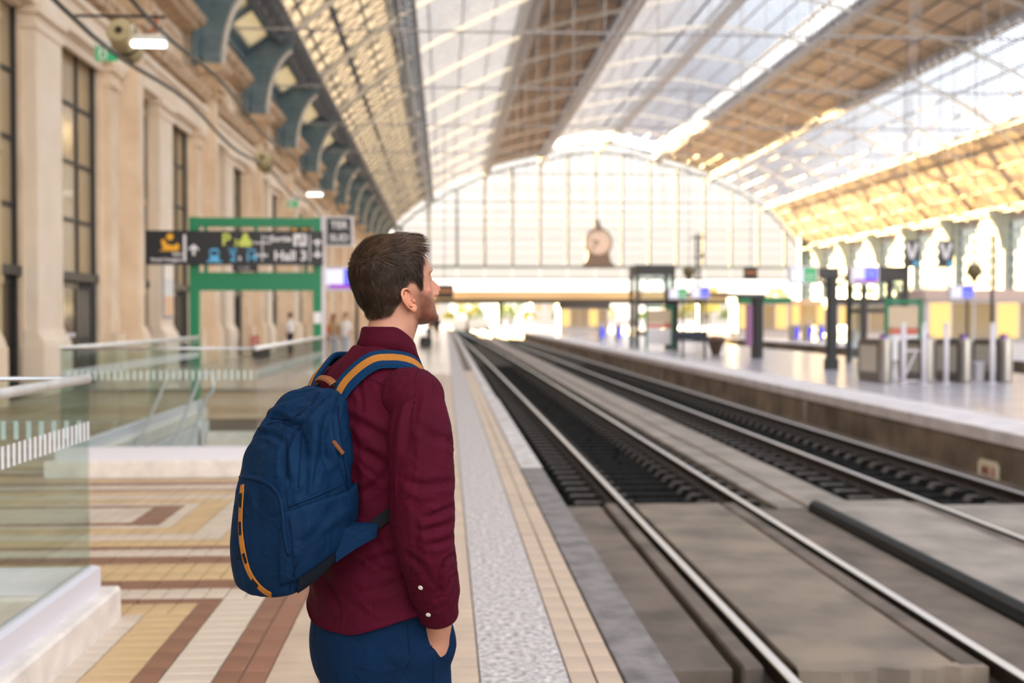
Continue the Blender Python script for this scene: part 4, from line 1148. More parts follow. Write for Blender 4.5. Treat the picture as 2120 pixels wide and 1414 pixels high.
# ---- trousers
tr_ = MB()
tr_.loft([ring(*k, 48, 2.3) for k in interp_rings([(0, 0, .166, .128, 1.0), (0, -.002, .172, .138, .92), (0, -.006, .176, .146, .84), (0, -.004, .174, .138, .77), (0, 0, .160, .115, .72)], 24)])
for s in (-1, 1):
    P = [(s*.085, -.002, .84), (s*.092, 0, .72), (s*.098, .01, .5), (s*.10, 0, .3), (s*.10, -.012, .08)]
    P2 = np.array(sum([q_[:-1] for q_ in spline(P, 6)], []) + [P[-1]]); tr_.tube(P2, np.interp(np.linspace(0, 1, len(P2)), [0, .2, .5, .8, 1], [.105, .103, .082, .074, .070]), 24)
for s in (1, -1): ellipsoid(tr_, (s*.139, .052, .848), (.044, .060, .090), 20, 14); ellipsoid(tr_, (s*.132, .035, .74), (.050, .075, .16), 20, 14)
tme = remesh(tr_, .006, 8, .5); v = get_v(tme); n = get_n(tme)
dsp = .004*fbm(v*np.array((7, 7, 4)), 2)+.005*np.clip((1-np.abs(fbm(np.stack([v[:, 0]*8+v[:, 2]*6, v[:, 1]*8, v[:, 2]*3-v[:, 0]*3], 1), 2)))-.55, 0, 1)
dsp += .007*np.exp(-((v[:, 2]-.84)/.05)**2)*np.exp(-((v[:, 0]-.17)/.05)**2)*np.exp(-((v[:, 1]-.06)/.07)**2)
set_v(tme, v+n*dsp[:, None])
trousers = finish(tme, 'trousers', M['trouser_cloth'], person, label='dark blue trousers')
BV_T = bvh_of(tme)
for s in ([(886, 1278), (893, 1294), (901, 1310), (906, 1320)], [(906, 1320), (914, 1308), (922, 1290)], [(842, 1290), (846, 1330), (848, 1368), (842, 1382)], [(735, 1378), (770, 1392), (810, 1390), (842, 1382)], [(893, 1330), (896, 1370), (897, 1412)], [(690, 1320), (694, 1360), (700, 1412)]):
    seam('seam', BV_T, s, .0009, M['trouser_seam'], trousers)
for s in (-1, 1):
    b = MB(); rings = []
    for y, w, z1 in ((-.085, .03, .075), (-.06, .042, .085), (0, .045, .09), (.06, .05, .075), (.13, .052, .05), (.185, .04, .035), (.205, .02, .02)):
        rings.append([(s*.103+x, y-.0, max(.002, zz)) for x, _, zz in [(w*math.cos(a), 0, .01+z1*max(0, math.sin(a))) for a in np.linspace(0, 2*math.pi, 18, endpoint=False)]])
    b.loft(rings); b.build('shoe', M['shoe_leather'], person, 'all')
# ---- backpack
pk = MB()
PK = [(0, -.245, .080, .055, .985), (0, -.250, .112, .082, .995), (0, -.245, .126, .100, 1.03), (0, -.243, .132, .106, 1.10), (0, -.236, .134, .104, 1.18), (0, -.224, .130, .096, 1.26), (0, -.202, .116, .078, 1.34), (0, -.182, .097, .058, 1.395), (0, -.168, .076, .040, 1.425), (0, -.160, .050, .022, 1.438)]
pk.loft([ring(*k, 56, 2.8) for k in interp_rings(PK, 60)])
def pwarp(P):
    """the pack's bottom rises towards the wearer's back"""
    P = np.array(P, float); w = np.clip(1-(P[:, 2]-.985)/.24, 0, 1)**1.2
    P[:, 2] += w*.60*np.clip(P[:, 1]+.335, -.02, .25)
    ca_, sa_ = math.cos(math.radians(10)), math.sin(math.radians(10)); u, vv = P[:, 0].copy(), P[:, 1]+.14
    P[:, 0] = u*ca_-vv*sa_; P[:, 1] = -.14+vv*ca_+u*sa_; return P
pme = remesh(pk, .004, 5, .5); v = get_v(pme); n = get_n(pme)
dsp = .005*fbm(v*np.array((8, 8, 6)), 2)
upm = np.clip((v[:, 2]-1.18)/.1, 0, 1)
sag = 1-np.abs(fbm(np.stack([v[:, 0]*6+v[:, 1]*4, v[:, 1]*9+v[:, 2]*4, v[:, 2]*5], 1)*1.3+4, 2)); dsp += upm*.012*np.clip(sag-.5, 0, 1)-.004*upm
rid = 1-np.abs(fbm(np.stack([v[:, 0]*14, v[:, 1]*14, v[:, 2]*5], 1)+1, 2)); dsp += .005*np.clip(rid-.55, 0, 1)
set_v(pme, pwarp(v+n*dsp[:, None]))
pack = finish(pme, 'backpack', M['pack_cloth'], None, label="navy blue backpack with tan webbing worn on the burgundy-shirted man's back", cat='backpack')
place(pack)
# front pocket
fp = MB()
FP = [(.010, -.262, .066, .022, .988), (.010, -.264, .088, .036, 1.004), (.008, -.268, .097, .052, 1.05), (.005, -.274, .100, .064, 1.12), (.002, -.272, .101, .070, 1.19), (.000, -.266, .098, .066, 1.235), (.000, -.264, .094, .064, 1.254)]
fp.loft([ring(*k, 48, 3.2) for k in interp_rings(FP, 36)])
fme = remesh(fp, .004, 4, .5); v = get_v(fme); n = get_n(fme)
dsp = .004*fbm(v*np.array((9, 9, 7))+5, 2); set_v(fme, pwarp(v+n*dsp[:, None]))
fpocket = finish(fme, 'front_pocket', M['pack_cloth'], pack)
# side pocket and dark bottom on the wearer's right side
def patch(name, z0, z1, t0, t1, grow, m, top_slope=0., parent=None, bot_slope=0.):
    """a shell lying on the pack between two angles"""
    K = interp_rings(PK, 80); rows = []; zz = np.linspace(z0, z1, 22)
    N = 26
    grid = []
    for iz, z in enumerate(zz):
        row = []
        for a in np.linspace(t0, t1, N):
            fz = iz/(len(zz)-1); zq = z+top_slope*fz*(a-t0)/(t1-t0)+bot_slope*(1-fz)*(a-t0)/(t1-t0)
            k = [np.interp(zq, K[:, 4], K[:, j]) for j in range(4)]
            c, s = math.cos(a), math.sin(a); bulge = grow*(.55+.45*math.sin(math.pi*(iz/(len(zz)-1)))**.6) + .002*vnoise(np.array([[a*5, z*14, 3.]]))[0]
            row.append((k[0]+(k[2]+bulge)*np.sign(c)*abs(c)**(2/3.), k[1]+(k[3]+bulge)*np.sign(s)*abs(s)**(2/3.), zq))
        grid.append(row)
    b = MB(); vs = [p for r in grid for p in r]; cen = np.array((0, -.23, 0))
    inner_ = [tuple(np.array((p[0]*.9, cen[1]+(p[1]-cen[1])*.9, p[2]))) for p in vs]
    fs = []; L = len(zz)*N
    for i in range(len(zz)-1):
        for j in range(N-1): fs.append((i*N+j, i*N+j+1, (i+1)*N+j+1, (i+1)*N+j)); fs.append((L+i*N+j, L+(i+1)*N+j, L+(i+1)*N+j+1, L+i*N+j+1))
    for j in range(N-1): fs.append((j, L+j, L+j+1, j+1)); q_ = (len(zz)-1)*N; fs.append((q_+j, q_+j+1, L+q_+j+1, L+q_+j))
    for i in range(len(zz)-1): fs.append((i*N, (i+1)*N, L+(i+1)*N, L+i*N)); fs.append((i*N+N-1, L+i*N+N-1, L+(i+1)*N+N-1, (i+1)*N+N-1))
    vs = [tuple(p) for p in pwarp(vs)]; inner_ = [tuple(p) for p in pwarp(inner_)]; b.add(vs+inner_, fs); return b.build(name, m, parent or pack, 'all')
spk = patch('side_pocket', 1.035, 1.187, -1.0, .75, .012, M['pack_cloth'], .045, bot_slope=.02)
patch('bottom_panel', .986, 1.062, -.55, 1.2, .0050, M['pack_dark'], .045, parent=pack)
# top lid flap with a fold, piping, zip line
def pack_sector(name, pts, r, m, parent=pack, bv=None, lift=.0012):
    P, N = onto(bv or BV_P, dense(pts), lift)
    if len(P) < 3: return
    b = MB(); b.tube(smooth_path(P, 3), r, 8); return b.build(name, m, parent, 'all')
PK_CR = [([(554, 870), (572, 863), (604, 879), (622, 876), (653, 838), (690, 802)], .008, -.009), ([(522, 901), (545, 896), (567, 901), (586, 915)], .007, -.007), ([(613, 883), (592, 935), (590, 1000)], .009, -.010),
         ([(617, 879), (631, 942), (624, 1028)], .007, -.006), ([(674, 892), (669, 930), (676, 955)], .010, -.013), ([(662, 942), (655, 980), (649, 1010)], .006, -.005), ([(640, 960), (636, 1000), (634, 1025)], .006, -.005),
         ([(703, 824), (692, 880), (702, 937), (724, 1020)], .006, -.006), ([(605, 905), (603, 940), (606, 980)], .010, .007), ([(650, 850), (648, 880), (655, 930)], .014, .008), ([(530, 870), (560, 850), (600, 836), (640, 820)], .010, .006), ([(600, 815), (625, 812), (650, 806)], .006, -.006), ([(690, 850), (676, 870), (668, 900)], .008, -.006)]
crease(pme, bvh_of(pme), PK_CR)
crease(fme, bvh_of(fme), [([(520, 1010), (530, 1080), (540, 1140)], .012, .004), ([(500, 1110), (530, 1100), (580, 1075)], .010, -.004), ([(540, 1190), (570, 1160), (600, 1150)], .008, -.004)])
crease(spk.data, bvh_of(spk.data), [([(700, 1010), (690, 1060), (650, 1100)], .010, -.005), ([(620, 1100), (660, 1090), (720, 1060)], .012, .004), ([(616, 1060), (624, 1110), (640, 1150)], .010, -.004)])
BV_P = bvh_of(pme, fme, spk.data)
BV_F = bvh_of(fme)
pack_sector('piping', [(484, 990), (510, 988), (545, 996), (566, 1008), (580, 1030), (586, 1060), (590, 1110), (598, 1150)], .0042, M['pack_cloth'])
pack_sector('piping', [(597, 1048), (630, 1036), (668, 1020), (704, 1003)], .003, M['pack_cloth'])
for s in ([(592, 1012), (600, 1080), (607, 1140), (612, 1230)], [(516, 900), (545, 882), (580, 874), (620, 890)], [(588, 870), (594, 920), (592, 985)], [(628, 870), (622, 930), (618, 1010)], [(700, 840), (702, 880), (712, 950), (724, 1020)], [(560, 864), (600, 868), (640, 842), (662, 812)], [(618, 1160), (606, 1190), (600, 1222)]):
    pack_sector('seam', s, .0014, M['pack_seam'])
# webbing ladder on the front pocket
lad = [(503, 1004), (500, 1050), (499, 1095), (504, 1140), (514, 1178), (530, 1206), (548, 1224), (562, 1231)]
P, N = onto(BV_P, dense(lad, 6), .0016); P = smooth_path(P, 4)
tape = ribbon(P, N, .016, .003).build('webbing', M['tan_web'], pack, True)
for a, c in (((501, 1022), (500, 1050)), ((499, 1080), (500, 1108)), ((506, 1146), (512, 1166)), ((524, 1200), (536, 1213))):
    P, N = onto(BV_P, dense([a, ((a[0]+c[0])/2, (a[1]+c[1])/2), c], 4), .0034)
    if len(P) > 2: ribbon(P, N, .0095, .002).build('webbing_loop', M['black_web'], tape, True)
pc = MB()
P, N = onto(BV_P, [(497, 1130), (497, 1144), (501, 1152), (496, 1158)], .006)
if len(P) > 2: pc.tube(P, .0016, 6); pc.build('zip_cord', M['black_web'], pack, 'all')
# leather zip pull, handle
P, N = onto(BV_P, dense([(690, 915), (698, 925), (709, 938)], 3), .004)
if len(P) > 2: P = np.linspace(P[0], P[-1], 6)+N.mean(0)*.003; N = np.tile(N.mean(0), (6, 1)); ribbon(P, N, .009, .004).build('zip_pull', M['tan_leather'], pack, True)
hd = MB(); hp = np.array(sum([q_[:-1] for q_ in spline([(-.040, -.135, 1.425), (-.036, -.142, 1.447), (-.018, -.148, 1.458), (.018, -.148, 1.458), (.036, -.142, 1.447), (.040, -.135, 1.425)], 6)], []))
hd.mi = 0; ribbon(hp, [(0, -.5, .85)]*len(hp), .012, .006, hd); handle = hd.build('handle', M['black_web'], pack, True)
hl = MB(); hp2 = hp[6:-5]; ribbon(hp2+np.array((0, -.0005, .0008)), [(0, -.5, .85)]*len(hp2), .019, .008, hl); hl.build('handle_grip', M['tan_leather'], handle, True)
# shoulder straps over the shirt: path in person space, pushed onto the shirt
def lay(path, lift):
    sp = spline(path, 8); P = np.array(sum([q_[:-1] for q_ in sp], []) + [sp[-1][-1]]); out, nn = [], []
    V_, P_ = [], []
    for me_ in (sme_, sleeves[0].data, sleeves[1].data):
        n0_ = len(V_); V_ += [v_.co.copy() for v_ in me_.vertices]; P_ += [[i_+n0_ for i_ in p.vertices] for p in me_.polygons]
    bt = BVHTree.FromPolygons(V_, P_)
    for p in P:
        c, nr_, _, dist = bt.find_nearest(Vector(p)); nr_ = np.array(nr_); c = np.array(c)
        side = (p-c)@nr_
        out.append(c+nr_*lift if (side < lift or p[1] > -.06) else p); nn.append(nr_)
    nn = np.array(nn)
    for _ in range(6): nn[1:-1] = .5*nn[1:-1]+.25*(nn[:-2]+nn[2:])
    return smooth_path(out, 5), nn/np.linalg.norm(nn, axis=1)[:, None]
for sg in (1, -1):
    path = [(sg*.052, -.140, 1.405), (sg*.064, -.122, 1.452), (sg*.086, -.085, 1.492), (sg*.110, -.040, 1.512), (sg*.126, .010, 1.505), (sg*.134, .060, 1.465), (sg*.130, .100, 1.40), (sg*.122, .12, 1.32), (sg*.128, .12, 1.25), (sg*.145, .09, 1.22), (sg*.160, .03, 1.205), (sg*.158, -.06, 1.17), (sg*.150, -.13, 1.125)]
    if sg < 0: path[:3] = [(-.088, -.140, 1.395), (-.092, -.122, 1.448), (-.098, -.085, 1.488)]
    P, N = lay(path, .007)
    cut = 62
    stp = ribbon(P[:cut], N[:cut], np.interp(np.linspace(0, 1, cut), [0, .15, .75, 1], [.052, .066, .062, .030]), .012).build('shoulder_strap', M['strap_web'], pack, True)
    ribbon(P[:cut]+N[:cut]*.0058, N[:cut], .024, .003).build('webbing', M['tan_web'], stp, True, label='tan stripe of the shoulder strap')
    ribbon(P[cut-2:], N[cut-2:], .026, .003).build('adjuster_webbing', M['black_web'], pack, True)
wg = MB()
wg.loft([[(.115, -.20, 1.06), (.115, -.20, 1.15), (.146, -.20, 1.14), (.146, -.20, 1.07)], [(.125, -.16, 1.085), (.125, -.16, 1.150), (.156, -.155, 1.146), (.154, -.155, 1.095)], [(.140, -.115, 1.115), (.140, -.115, 1.146), (.168, -.11, 1.146), (.168, -.11, 1.118)]])
wg.build('strap_anchor', M['pack_cloth'], pack, True)
mat('kiosk_white', (.74,.70,.70), .5)
# ------------------------------------------------------------------ stairwells and glass railings
TXT = (math.pi/2, 0, 0)
def railing(lb, segs, g, cap_ends=()):
    """segs: list of ((x0,y0),(x1,y1)); stone curb, metal channel, glass panels, handrail, white safety marks"""
    r = empty('glass_railing', (*segs[0][0], 0), label=lb, cat='railing', group=g)
    ox, oy = segs[0][0]
    for si, ((x0, y0), (x1, y1)) in enumerate(segs):
        e0, e1 = (-.125 if si else .12), (.125 if si < len(segs)-1 else .06)
        f0, f1 = (-.045 if si else .04), (.045 if si < len(segs)-1 else 0)
        a = np.array((x0-ox, y0-oy, 0.)); c = np.array((x1-ox, y1-oy, 0.)); d = c-a; L = np.linalg.norm(d); d /= L; s = np.array((d[1], -d[0], 0))
        b = MB(); prof = [(-.125, 0), (.125, 0), (.125, .155), (.112, .172), (-.112, .172), (-.125, .155)]
        b.loft([[tuple(p+s*u+np.array((0, 0, z))) for u, z in prof] for p in (a-d*e0, c+d*e1)]); b.build('stone_curb', M['curb_stone'], r)
        b = MB(); prof = [(-.045, .168), (.045, .168), (.045, .29), (.012, .30), (-.012, .30), (-.045, .29)]
        b.loft([[tuple(p+s*u+np.array((0, 0, z))) for u, z in prof] for p in (a-d*f0, c+d*f1)]); b.build('metal_channel', M['white_frame'], r)
        n = max(1, round(L/2.2))
        for k in range(n):
            p, q = a+d*(L*k/n+.006), a+d*(L*(k+1)/n-.006); b = MB()
            b.loft([[tuple(pp+s*u+np.array((0, 0, z))) for u, z in ((-.008, .296), (.008, .296), (.008, 1.262), (-.008, 1.262))] for pp in (p, q)]); pan = b.build('glass_panel', M['rail_glass'], r)
            m = MB(); t = .03
            while t < L/n-.04:
                e = p+d*t; m.loft([[tuple(e+d*w+s*u+np.array((0, 0, z))) for w, u in ((0, .0085), (.024, .0085), (.024, .0115), (0, .0115))] for z in (.965, 1.06)]); t += .064
            m.build('safety_marks', M['white_print'], pan, kind='stuff')
        b = MB(); b.tube([a-d*.01+np.array((0, 0, 1.278)), (a+c)/2+np.array((0, 0, 1.278)), c+np.array((0, 0, 1.278))], .024 if abs(d[1]) > .5 else .012, 10); b.build('handrail', M['steel_white' if abs(d[1]) > .5 else 'steel_brushed'], r, 'all')
    return r
railing('frameless glass railing on a stone curb, nearest to the man, cut by the frame edge', [((-1.845, 1.2), (-1.845, 6.1)), ((-1.845, 6.1), (-5.6, 6.1))], 'glass railings round the stairwells')
railing('glass railing on a stone curb round the stairwell in front of the green gantry', [((-1.9, 18.2), (-1.9, 11.75)), ((-1.9, 11.75), (-3.82, 11.75)), ((-3.82, 11.75), (-3.82, 18.2))], 'glass railings round the stairwells')
st = empty('staircase', (-2.82, 18.1, 0), label='stone stairs going down inside the farther glass railing', cat='stairs')
for k in range(6):
    b = MB(); y1 = 18.1-.31*k; b.bev(-3.63, -2.08, y1-.33, y1, -.17*(k+1)-.9, -.17*(k+1), .012)
    b.v = [(x+2.82, y-18.1, z) for x, y, z in b.v]; b.build('step', M['curb_stone'], st)
b = MB(); b.box(-.86, -.82, -6.1, 0, -2.2, -.005); b.box(.745, .785, -6.1, 0, -2.2, -.005); b.build('side_wall', M['kiosk_white'], st)
hr_ = empty('stair_handrail', (-3.2, 15.4, 0), label='brushed steel double handrail at the head of the stairs', cat='handrail')
b = MB(); b.tube([(0, -3.3, -.80), (0, -1.6, .05), (0, -.05, .82), (0, .05, .85), (.13, .09, .85), (.14, .09, .70), (.14, .05, .60), (.10, -.1, .57), (.10, -1.6, -.17), (.10, -3.3, -1.02)], .022, 8); b.build('rail_loop', M['steel_brushed'], hr_, 'all')
b = MB(); b.tube([(.05, -.35, -.75), (.05, -.35, .1), (.05, -.35, .55)], .02, 8); b.build('post', M['steel_brushed'], hr_, 'all')
hr2 = empty('stair_handrail', (-3.62, 15.4, 0), label='steel handrail fixed along the stairwell side wall behind glass', cat='handrail')
b = MB(); b.tube([(0, -3.3, -.80), (0, -1.6, .05), (0, -.05, .82), (0, .2, .85)], .02, 8); b.build('rail_bar', M['steel_brushed'], hr2, 'all')
for y, z in ((-.4, .3), (-2, -.5)):
    b = MB(); b.tube([(-.10, y, z+.28), (-.04, y, z+.28), (0, y, z+.36)], .012, 6); b.build('wall_bracket', M['steel_brushed'], hr2, 'all')

# ------------------------------------------------------------------ green gantry with the direction sign
ga = empty('sign_gantry', (-3.44, 21.4, 0), label='green steel gantry carrying the long black direction sign', cat='sign gantry')
for nm, x0, x1, z0, z1 in (('post', -1.19, -1.02, 0, 3.40), ('post', 1.03, 1.18, 0, 3.40), ('top_beam', -1.02, 1.03, 3.23, 3.39), ('cross_beam', -1.02, 1.03, 2.07, 2.40)):
    b = MB(); b.box(x0, x1, -.08, .08, z0, z1)
    if nm == 'post': b.box(x0-.04, x1+.04, -.13, .13, 0, .02)
    b.build(nm, M['green_paint'], ga)
b = MB(); b.box(1.182, 1.222, -.07, .09, 0, 3.42); b.build('light_strip', M['white_frame'], ga)
b = MB(); b.box(1.04, 1.175, -.09, -.081, 1.47, 1.68); b.build('notice', M['white_print'], ga, label='small white notice on the post')
for x in (-.9, .0, .9):
    b = MB(); b.box(x-.03, x+.03, -.06, .02, 3.12, 3.24); b.box(x-.03, x+.03, -.06, .02, 2.39, 2.56); b.build('hanger', M['green_paint'], ga)
sg = MB(); sg.bev(-1.93, 1.22, -.20, -.085, 2.53, 3.145, .01); sign = sg.build('sign_panel', M['black_panel'], ga, label='black direction sign with white, amber, blue and lime print')
def onsign(name, s, size, m, x, z, align='LEFT', sp=1.0):
    return text_obj(name, s, size, M[m], (x, -.206, z), TXT, sign, align, .001, sp)
onsign('lettering', 'Salon', .085, 'white_print', -1.28, 2.72, 'RIGHT'); onsign('lettering', 'Grand Voyageur', .085, 'white_print', -1.28, 2.62, 'RIGHT')
ic = MB()
ic.lathe([(.062, 0), (.062, .004)], (-1.50, -.212, 3.03), 16, 'y')
ic.prism([(-1.66, 2.97), (-1.60, 2.99), (-1.56, 2.90), (-1.44, 2.87), (-1.36, 2.92), (-1.33, 2.86), (-1.36, 2.80), (-1.62, 2.80)], -.210, -.206, 'xz'); ic.prism([(-1.68, 2.775), (-1.33, 2.775), (-1.33, 2.795), (-1.68, 2.795)], -.210, -.206, 'xz')
ic.build('lounge_symbol', M['amber_print'], sign)
def arrow(cx, z0, z1, m, up=True):
    a = MB(); h = z1-z0; f = (lambda z: z0+z*h) if up else (lambda z: z1-z*h)
    a.prism([(cx-.022, f(0)), (cx+.022, f(0)), (cx+.022, f(.62)), (cx+.085, f(.40)), (cx+.085, f(.62)), (cx, f(1)), (cx-.085, f(.62)), (cx-.085, f(.40)), (cx-.022, f(.62))], -.210, -.206, 'xz'); a.build('arrow', M[m], sign)
for x in (-1.24, .155, 1.005):
    b = MB(); b.box(x-.022, x+.022 if x < 0 else x-.005, -.210, -.206, 2.59, 3.07); b.build('divider', M['white_print'], sign)
arrow(-1.08, 2.70, 2.90, 'white_print'); arrow(1.13, 2.86, 3.0, 'white_print'); arrow(1.13, 2.66, 2.80, 'white_print', False)
onsign('lettering', 'P', .30, 'lime_print', -.58, 2.975); onsign('lettering', '3', .17, 'lime_print', -.37, 2.92)
ic = MB(); ic.prism([(-.27, 2.86), (-.05, 2.86), (-.05, 2.97), (-.09, 2.99), (-.12, 3.08), (-.20, 3.08), (-.23, 2.99), (-.27, 2.97)], -.210, -.206, 'xz'); ic.box(-.19, -.13, -.211, -.206, 3.085, 3.11); ic.build('taxi_symbol', M['lime_print'], sign)
ic = MB(); ic.prism([(-.85, 2.60), (-.79, 2.62), (-.80, 2.78), (-.77, 2.82), (-.66, 2.82), (-.63, 2.78), (-.64, 2.62), (-.58, 2.60), (-.58, 2.575), (-.85, 2.575)], -.210, -.206, 'xz'); ic.build('train_symbol', M['blue_print'], sign)
ic = MB(); ic.box(-.775, -.655, -.2115, -.210, 2.70, 2.78); ic.build('train_window', M['black_panel'], sign)
for x0, s, n in ((-.585+.10, '2', 1), (-.16, '14', 2)):
    onsign('lettering', 'Voie', .085, 'blue_print', x0+.10, 2.80, 'CENTER'); onsign('lettering', s, .22, 'blue_print', x0+.10, 2.665, 'CENTER')
onsign('lettering', 'à', .12, 'white_print', -.26, 2.65, 'CENTER')
onsign('lettering', 'Sortie', .155, 'white_print', .66, 3.0, 'RIGHT'); onsign('lettering', 'Rue', .075, 'white_print', .30, 3.02, 'RIGHT'); onsign('lettering', 'Terres de Borde', .062, 'white_print', .30, 2.93, 'RIGHT', .8)
ic = MB(); ic.box(.70, .93, -.208, -.206, 2.87, 3.09); ic.build('exit_symbol', M['white_print'], sign); ic = MB(); ic.box(.76, .80, -.210, -.208, 2.87, 3.02); ic.box(.84, .88, -.210, -.208, 2.92, 3.07); ic.build('exit_figure', M['black_panel'], sign)
onsign('lettering', 'Hall 3', .25, 'white_print', .94, 2.69, 'RIGHT'); onsign('lettering', 'Accès', .10, 'white_print', .24, 2.71, 'RIGHT')
b = MB(); b.box(-.40, .05, -.18, -.10, 2.42, 2.53); cp = b.build('clock_panel', M['black_panel'], ga); text_obj('digits', '12:180', .075, M['steel_pale'], (-.30, -.182, 2.475), TXT, cp)
b = MB(); b.box(.62, 1.0, -.07, -.03, 3.145, 3.22); yp = b.build('small_plate', M['black_panel'], ga)
b = MB(); b.prism([(.66, 3.16), (.74, 3.16), (.74, 3.205), (.66, 3.205)], -.075, -.071, 'xz'); b.prism([(.82, 3.185), (.88, 3.21), (.88, 3.195), (.95, 3.195), (.95, 3.175), (.88, 3.175), (.88, 3.16)], -.075, -.071, 'xz'); b.build('yellow_marks', M['amber_print'], yp)

# TER SUD flag sign on its own pole, screen behind it
ts = empty('platform_sign', (-2.48, 24.0, 0), label='square black sign reading TER SUD in a grey frame beside the gantry', cat='sign')
b = MB(); b.tube([(0, 0, 0), (0, 0, 2), (0, 0, 3.65)], .035, 10); b.lathe([(.10, 0), (.10, .015), (.04, .03)], (0, 0, 0), 14); b.build('pole', M['white_frame'], ts, 'all')
b = MB(); b.bev(.02, .60, -.06, .06, 3.03, 3.65, .01); fr_ = b.build('frame', M['white_frame'], ts)
b = MB(); b.box(.06, .555, -.066, -.06, 3.07, 3.61); bp_ = b.build('panel', M['black_panel'], ts)
text_obj('lettering', 'TER', .20, M['white_print'], (.31, -.07, 3.46), TXT, bp_, 'CENTER'); text_obj('lettering', 'SUD', .20, M['white_print'], (.31, -.07, 3.20), TXT, bp_, 'CENTER')

def screen_thing(lb, x, y, z, w, h, left, right, strip=None, mount='top', group='departure screens', base=0., arm=0.):
    t = empty('departure_screen', (x, y, z), label=lb, cat='screen', group=group)
    b = MB(); b.bev(-w/2, w/2, -.06, .09, -h/2, h/2, .012); b.build('housing', M['white_frame'], t)
    iw, ih = w*.86, h*.76; zz = -ih/2; zs = zz+(ih*.22 if strip else 0)
    b = MB(); b.box(-iw/2, 0, -.066, -.06, zs, ih/2); b.build('display', M[left], t); b = MB(); b.box(0, iw/2, -.066, -.06, zs, ih/2); d = b.build('display', M[right], t)
    l_ = MB()
    for k in range(3): l_.box(.05*w, iw/2-.06*w, -.068, -.066, zs+ih*(.16+.2*k), zs+ih*(.22+.2*k))
    l_.build('text_line', M['white_print'], d)
    if strip: b = MB(); b.box(-iw/2*.8, iw/2, -.066, -.06, zz, zs-.01); b.build('display', M[strip], t)
    b = MB()
    if mount == 'pole': b.tube([(w*.3, .12, base-z), (w*.3, .12, 0), (w*.3, .12, h/2)], .045, 8); b.build('pole', M['dark_grey'], t, 'all')
    elif mount == 'arm': b.bar((0, .12, 0), (arm+.01*(1 if arm > 0 else -1), .27, -.12), .06); b.build('arm', M['dark_grey'], t)
    return t
screen_thing("white framed screen with blue and violet fields behind the man's head", -2.60, 30, 2.56, 1.05, .64, 'screen_white', 'screen_blue', 'screen_purple', 'pole')

# ------------------------------------------------------------------ cables over the platform, speakers, lamps
def sag(x, z, y0, y1, name, lb, r=.036):
    b = MB(); ys = np.arange(y0, y1+.1, 1.25); b.tube([(x, y, z+.10*math.cos(2*math.pi*(y-2)/BAY)) for y in ys], r, 6)
    o = b.build(name, M['black_metal'], smooth='all'); tag(o, lb, 'cable', 'suspension cables along the facade'); return o
sag(-4.9, 5.60, 4, 95, 'suspension_cable', 'black cable strung over the platform nearer the facade')
sag(-4.2, 5.92, 4, 95, 'suspension_cable', 'black cable strung over the platform farther from the facade')
def speaker(x, y, z, lb):
    t = empty('loudspeaker', (x, y, z), label=lb, cat='loudspeaker', group='olive loudspeakers hung over the platforms')
    b = MB(); b.lathe([(.02, -.40), (.17, -.40), (.195, -.36), (.20, -.1), (.21, .0), (.20, .25), (.185, .36), (.12, .43), (.02, .45)], (0, 0, 0), 24, 'y'); b.build('body', M['pipe_olive'], t, True)
    b = MB(); b.lathe([(.205, -.03), (.218, -.03), (.218, .03), (.205, .03)], (0, 0, 0), 24, 'y'); b.build('band', M['fastening_steel'], t, True)
    b = MB(); b.lathe([(.05, -.43), (.06, -.41), (.06, -.395), (.02, -.395)], (0, 0, 0), 14, 'y'); b.build('end_boss', M['fastening_steel'], t, True)
    b = MB(); b.bar((-.12, 0, .14), (-.10, 0, .30), .03); b.bar((.12, 0, .14), (.10, 0, .30), .03); b.build('bracket_strap', M['steel_white'], t)
    t.scale = (1.0, 1.0, 1.0); t.rotation_euler = (-math.radians(14), 0, 0); return t
mat('pipe_olive', (.50,.42,.24), .5, var=.15, vscale=4)
speaker(-4.92, 18.3, 5.83, 'cream cylindrical loudspeaker hung beside the lit lamp and exit sign')
speaker(-4.88, 31.8, 5.75, 'cream loudspeaker farther along the facade cables')
wb_ = MB(); wb_.bar((-5.5, 17.4, 6.0), (-4.1, 17.4, 6.0), .035); tag(wb_.build('cross_wire', M['fastening_steel']), 'thin rod bridging the two cables above the loudspeaker', 'rod')
def lamp(x, y, z, lb):
    t = empty('strip_lamp', (x, y, z), label=lb, cat='lamp', group='strip lamps over the platform')
    b = MB(); b.bev(-.27, .27, -.09, .09, .0, .09, .02); b.build('housing', M['steel_white'], t); b = MB(); b.bev(-.25, .25, -.07, .07, -.075, .0, .02); b.build('tube_cover', M['lamp_white'], t)
    b = MB(); b.bar((-.2, 0, .09), (-.2, 0, .24), .02); b.bar((.2, 0, .09), (.2, 0, .24), .02); b.build('hanger', M['fastening_steel'], t)
lamp(-4.52, 18.1, 5.80, 'lit white strip lamp hung next to the cream loudspeaker'); lamp(-4.5, 40.5, 5.85, 'lit white strip lamp above the TER SUD sign, far along the cables')
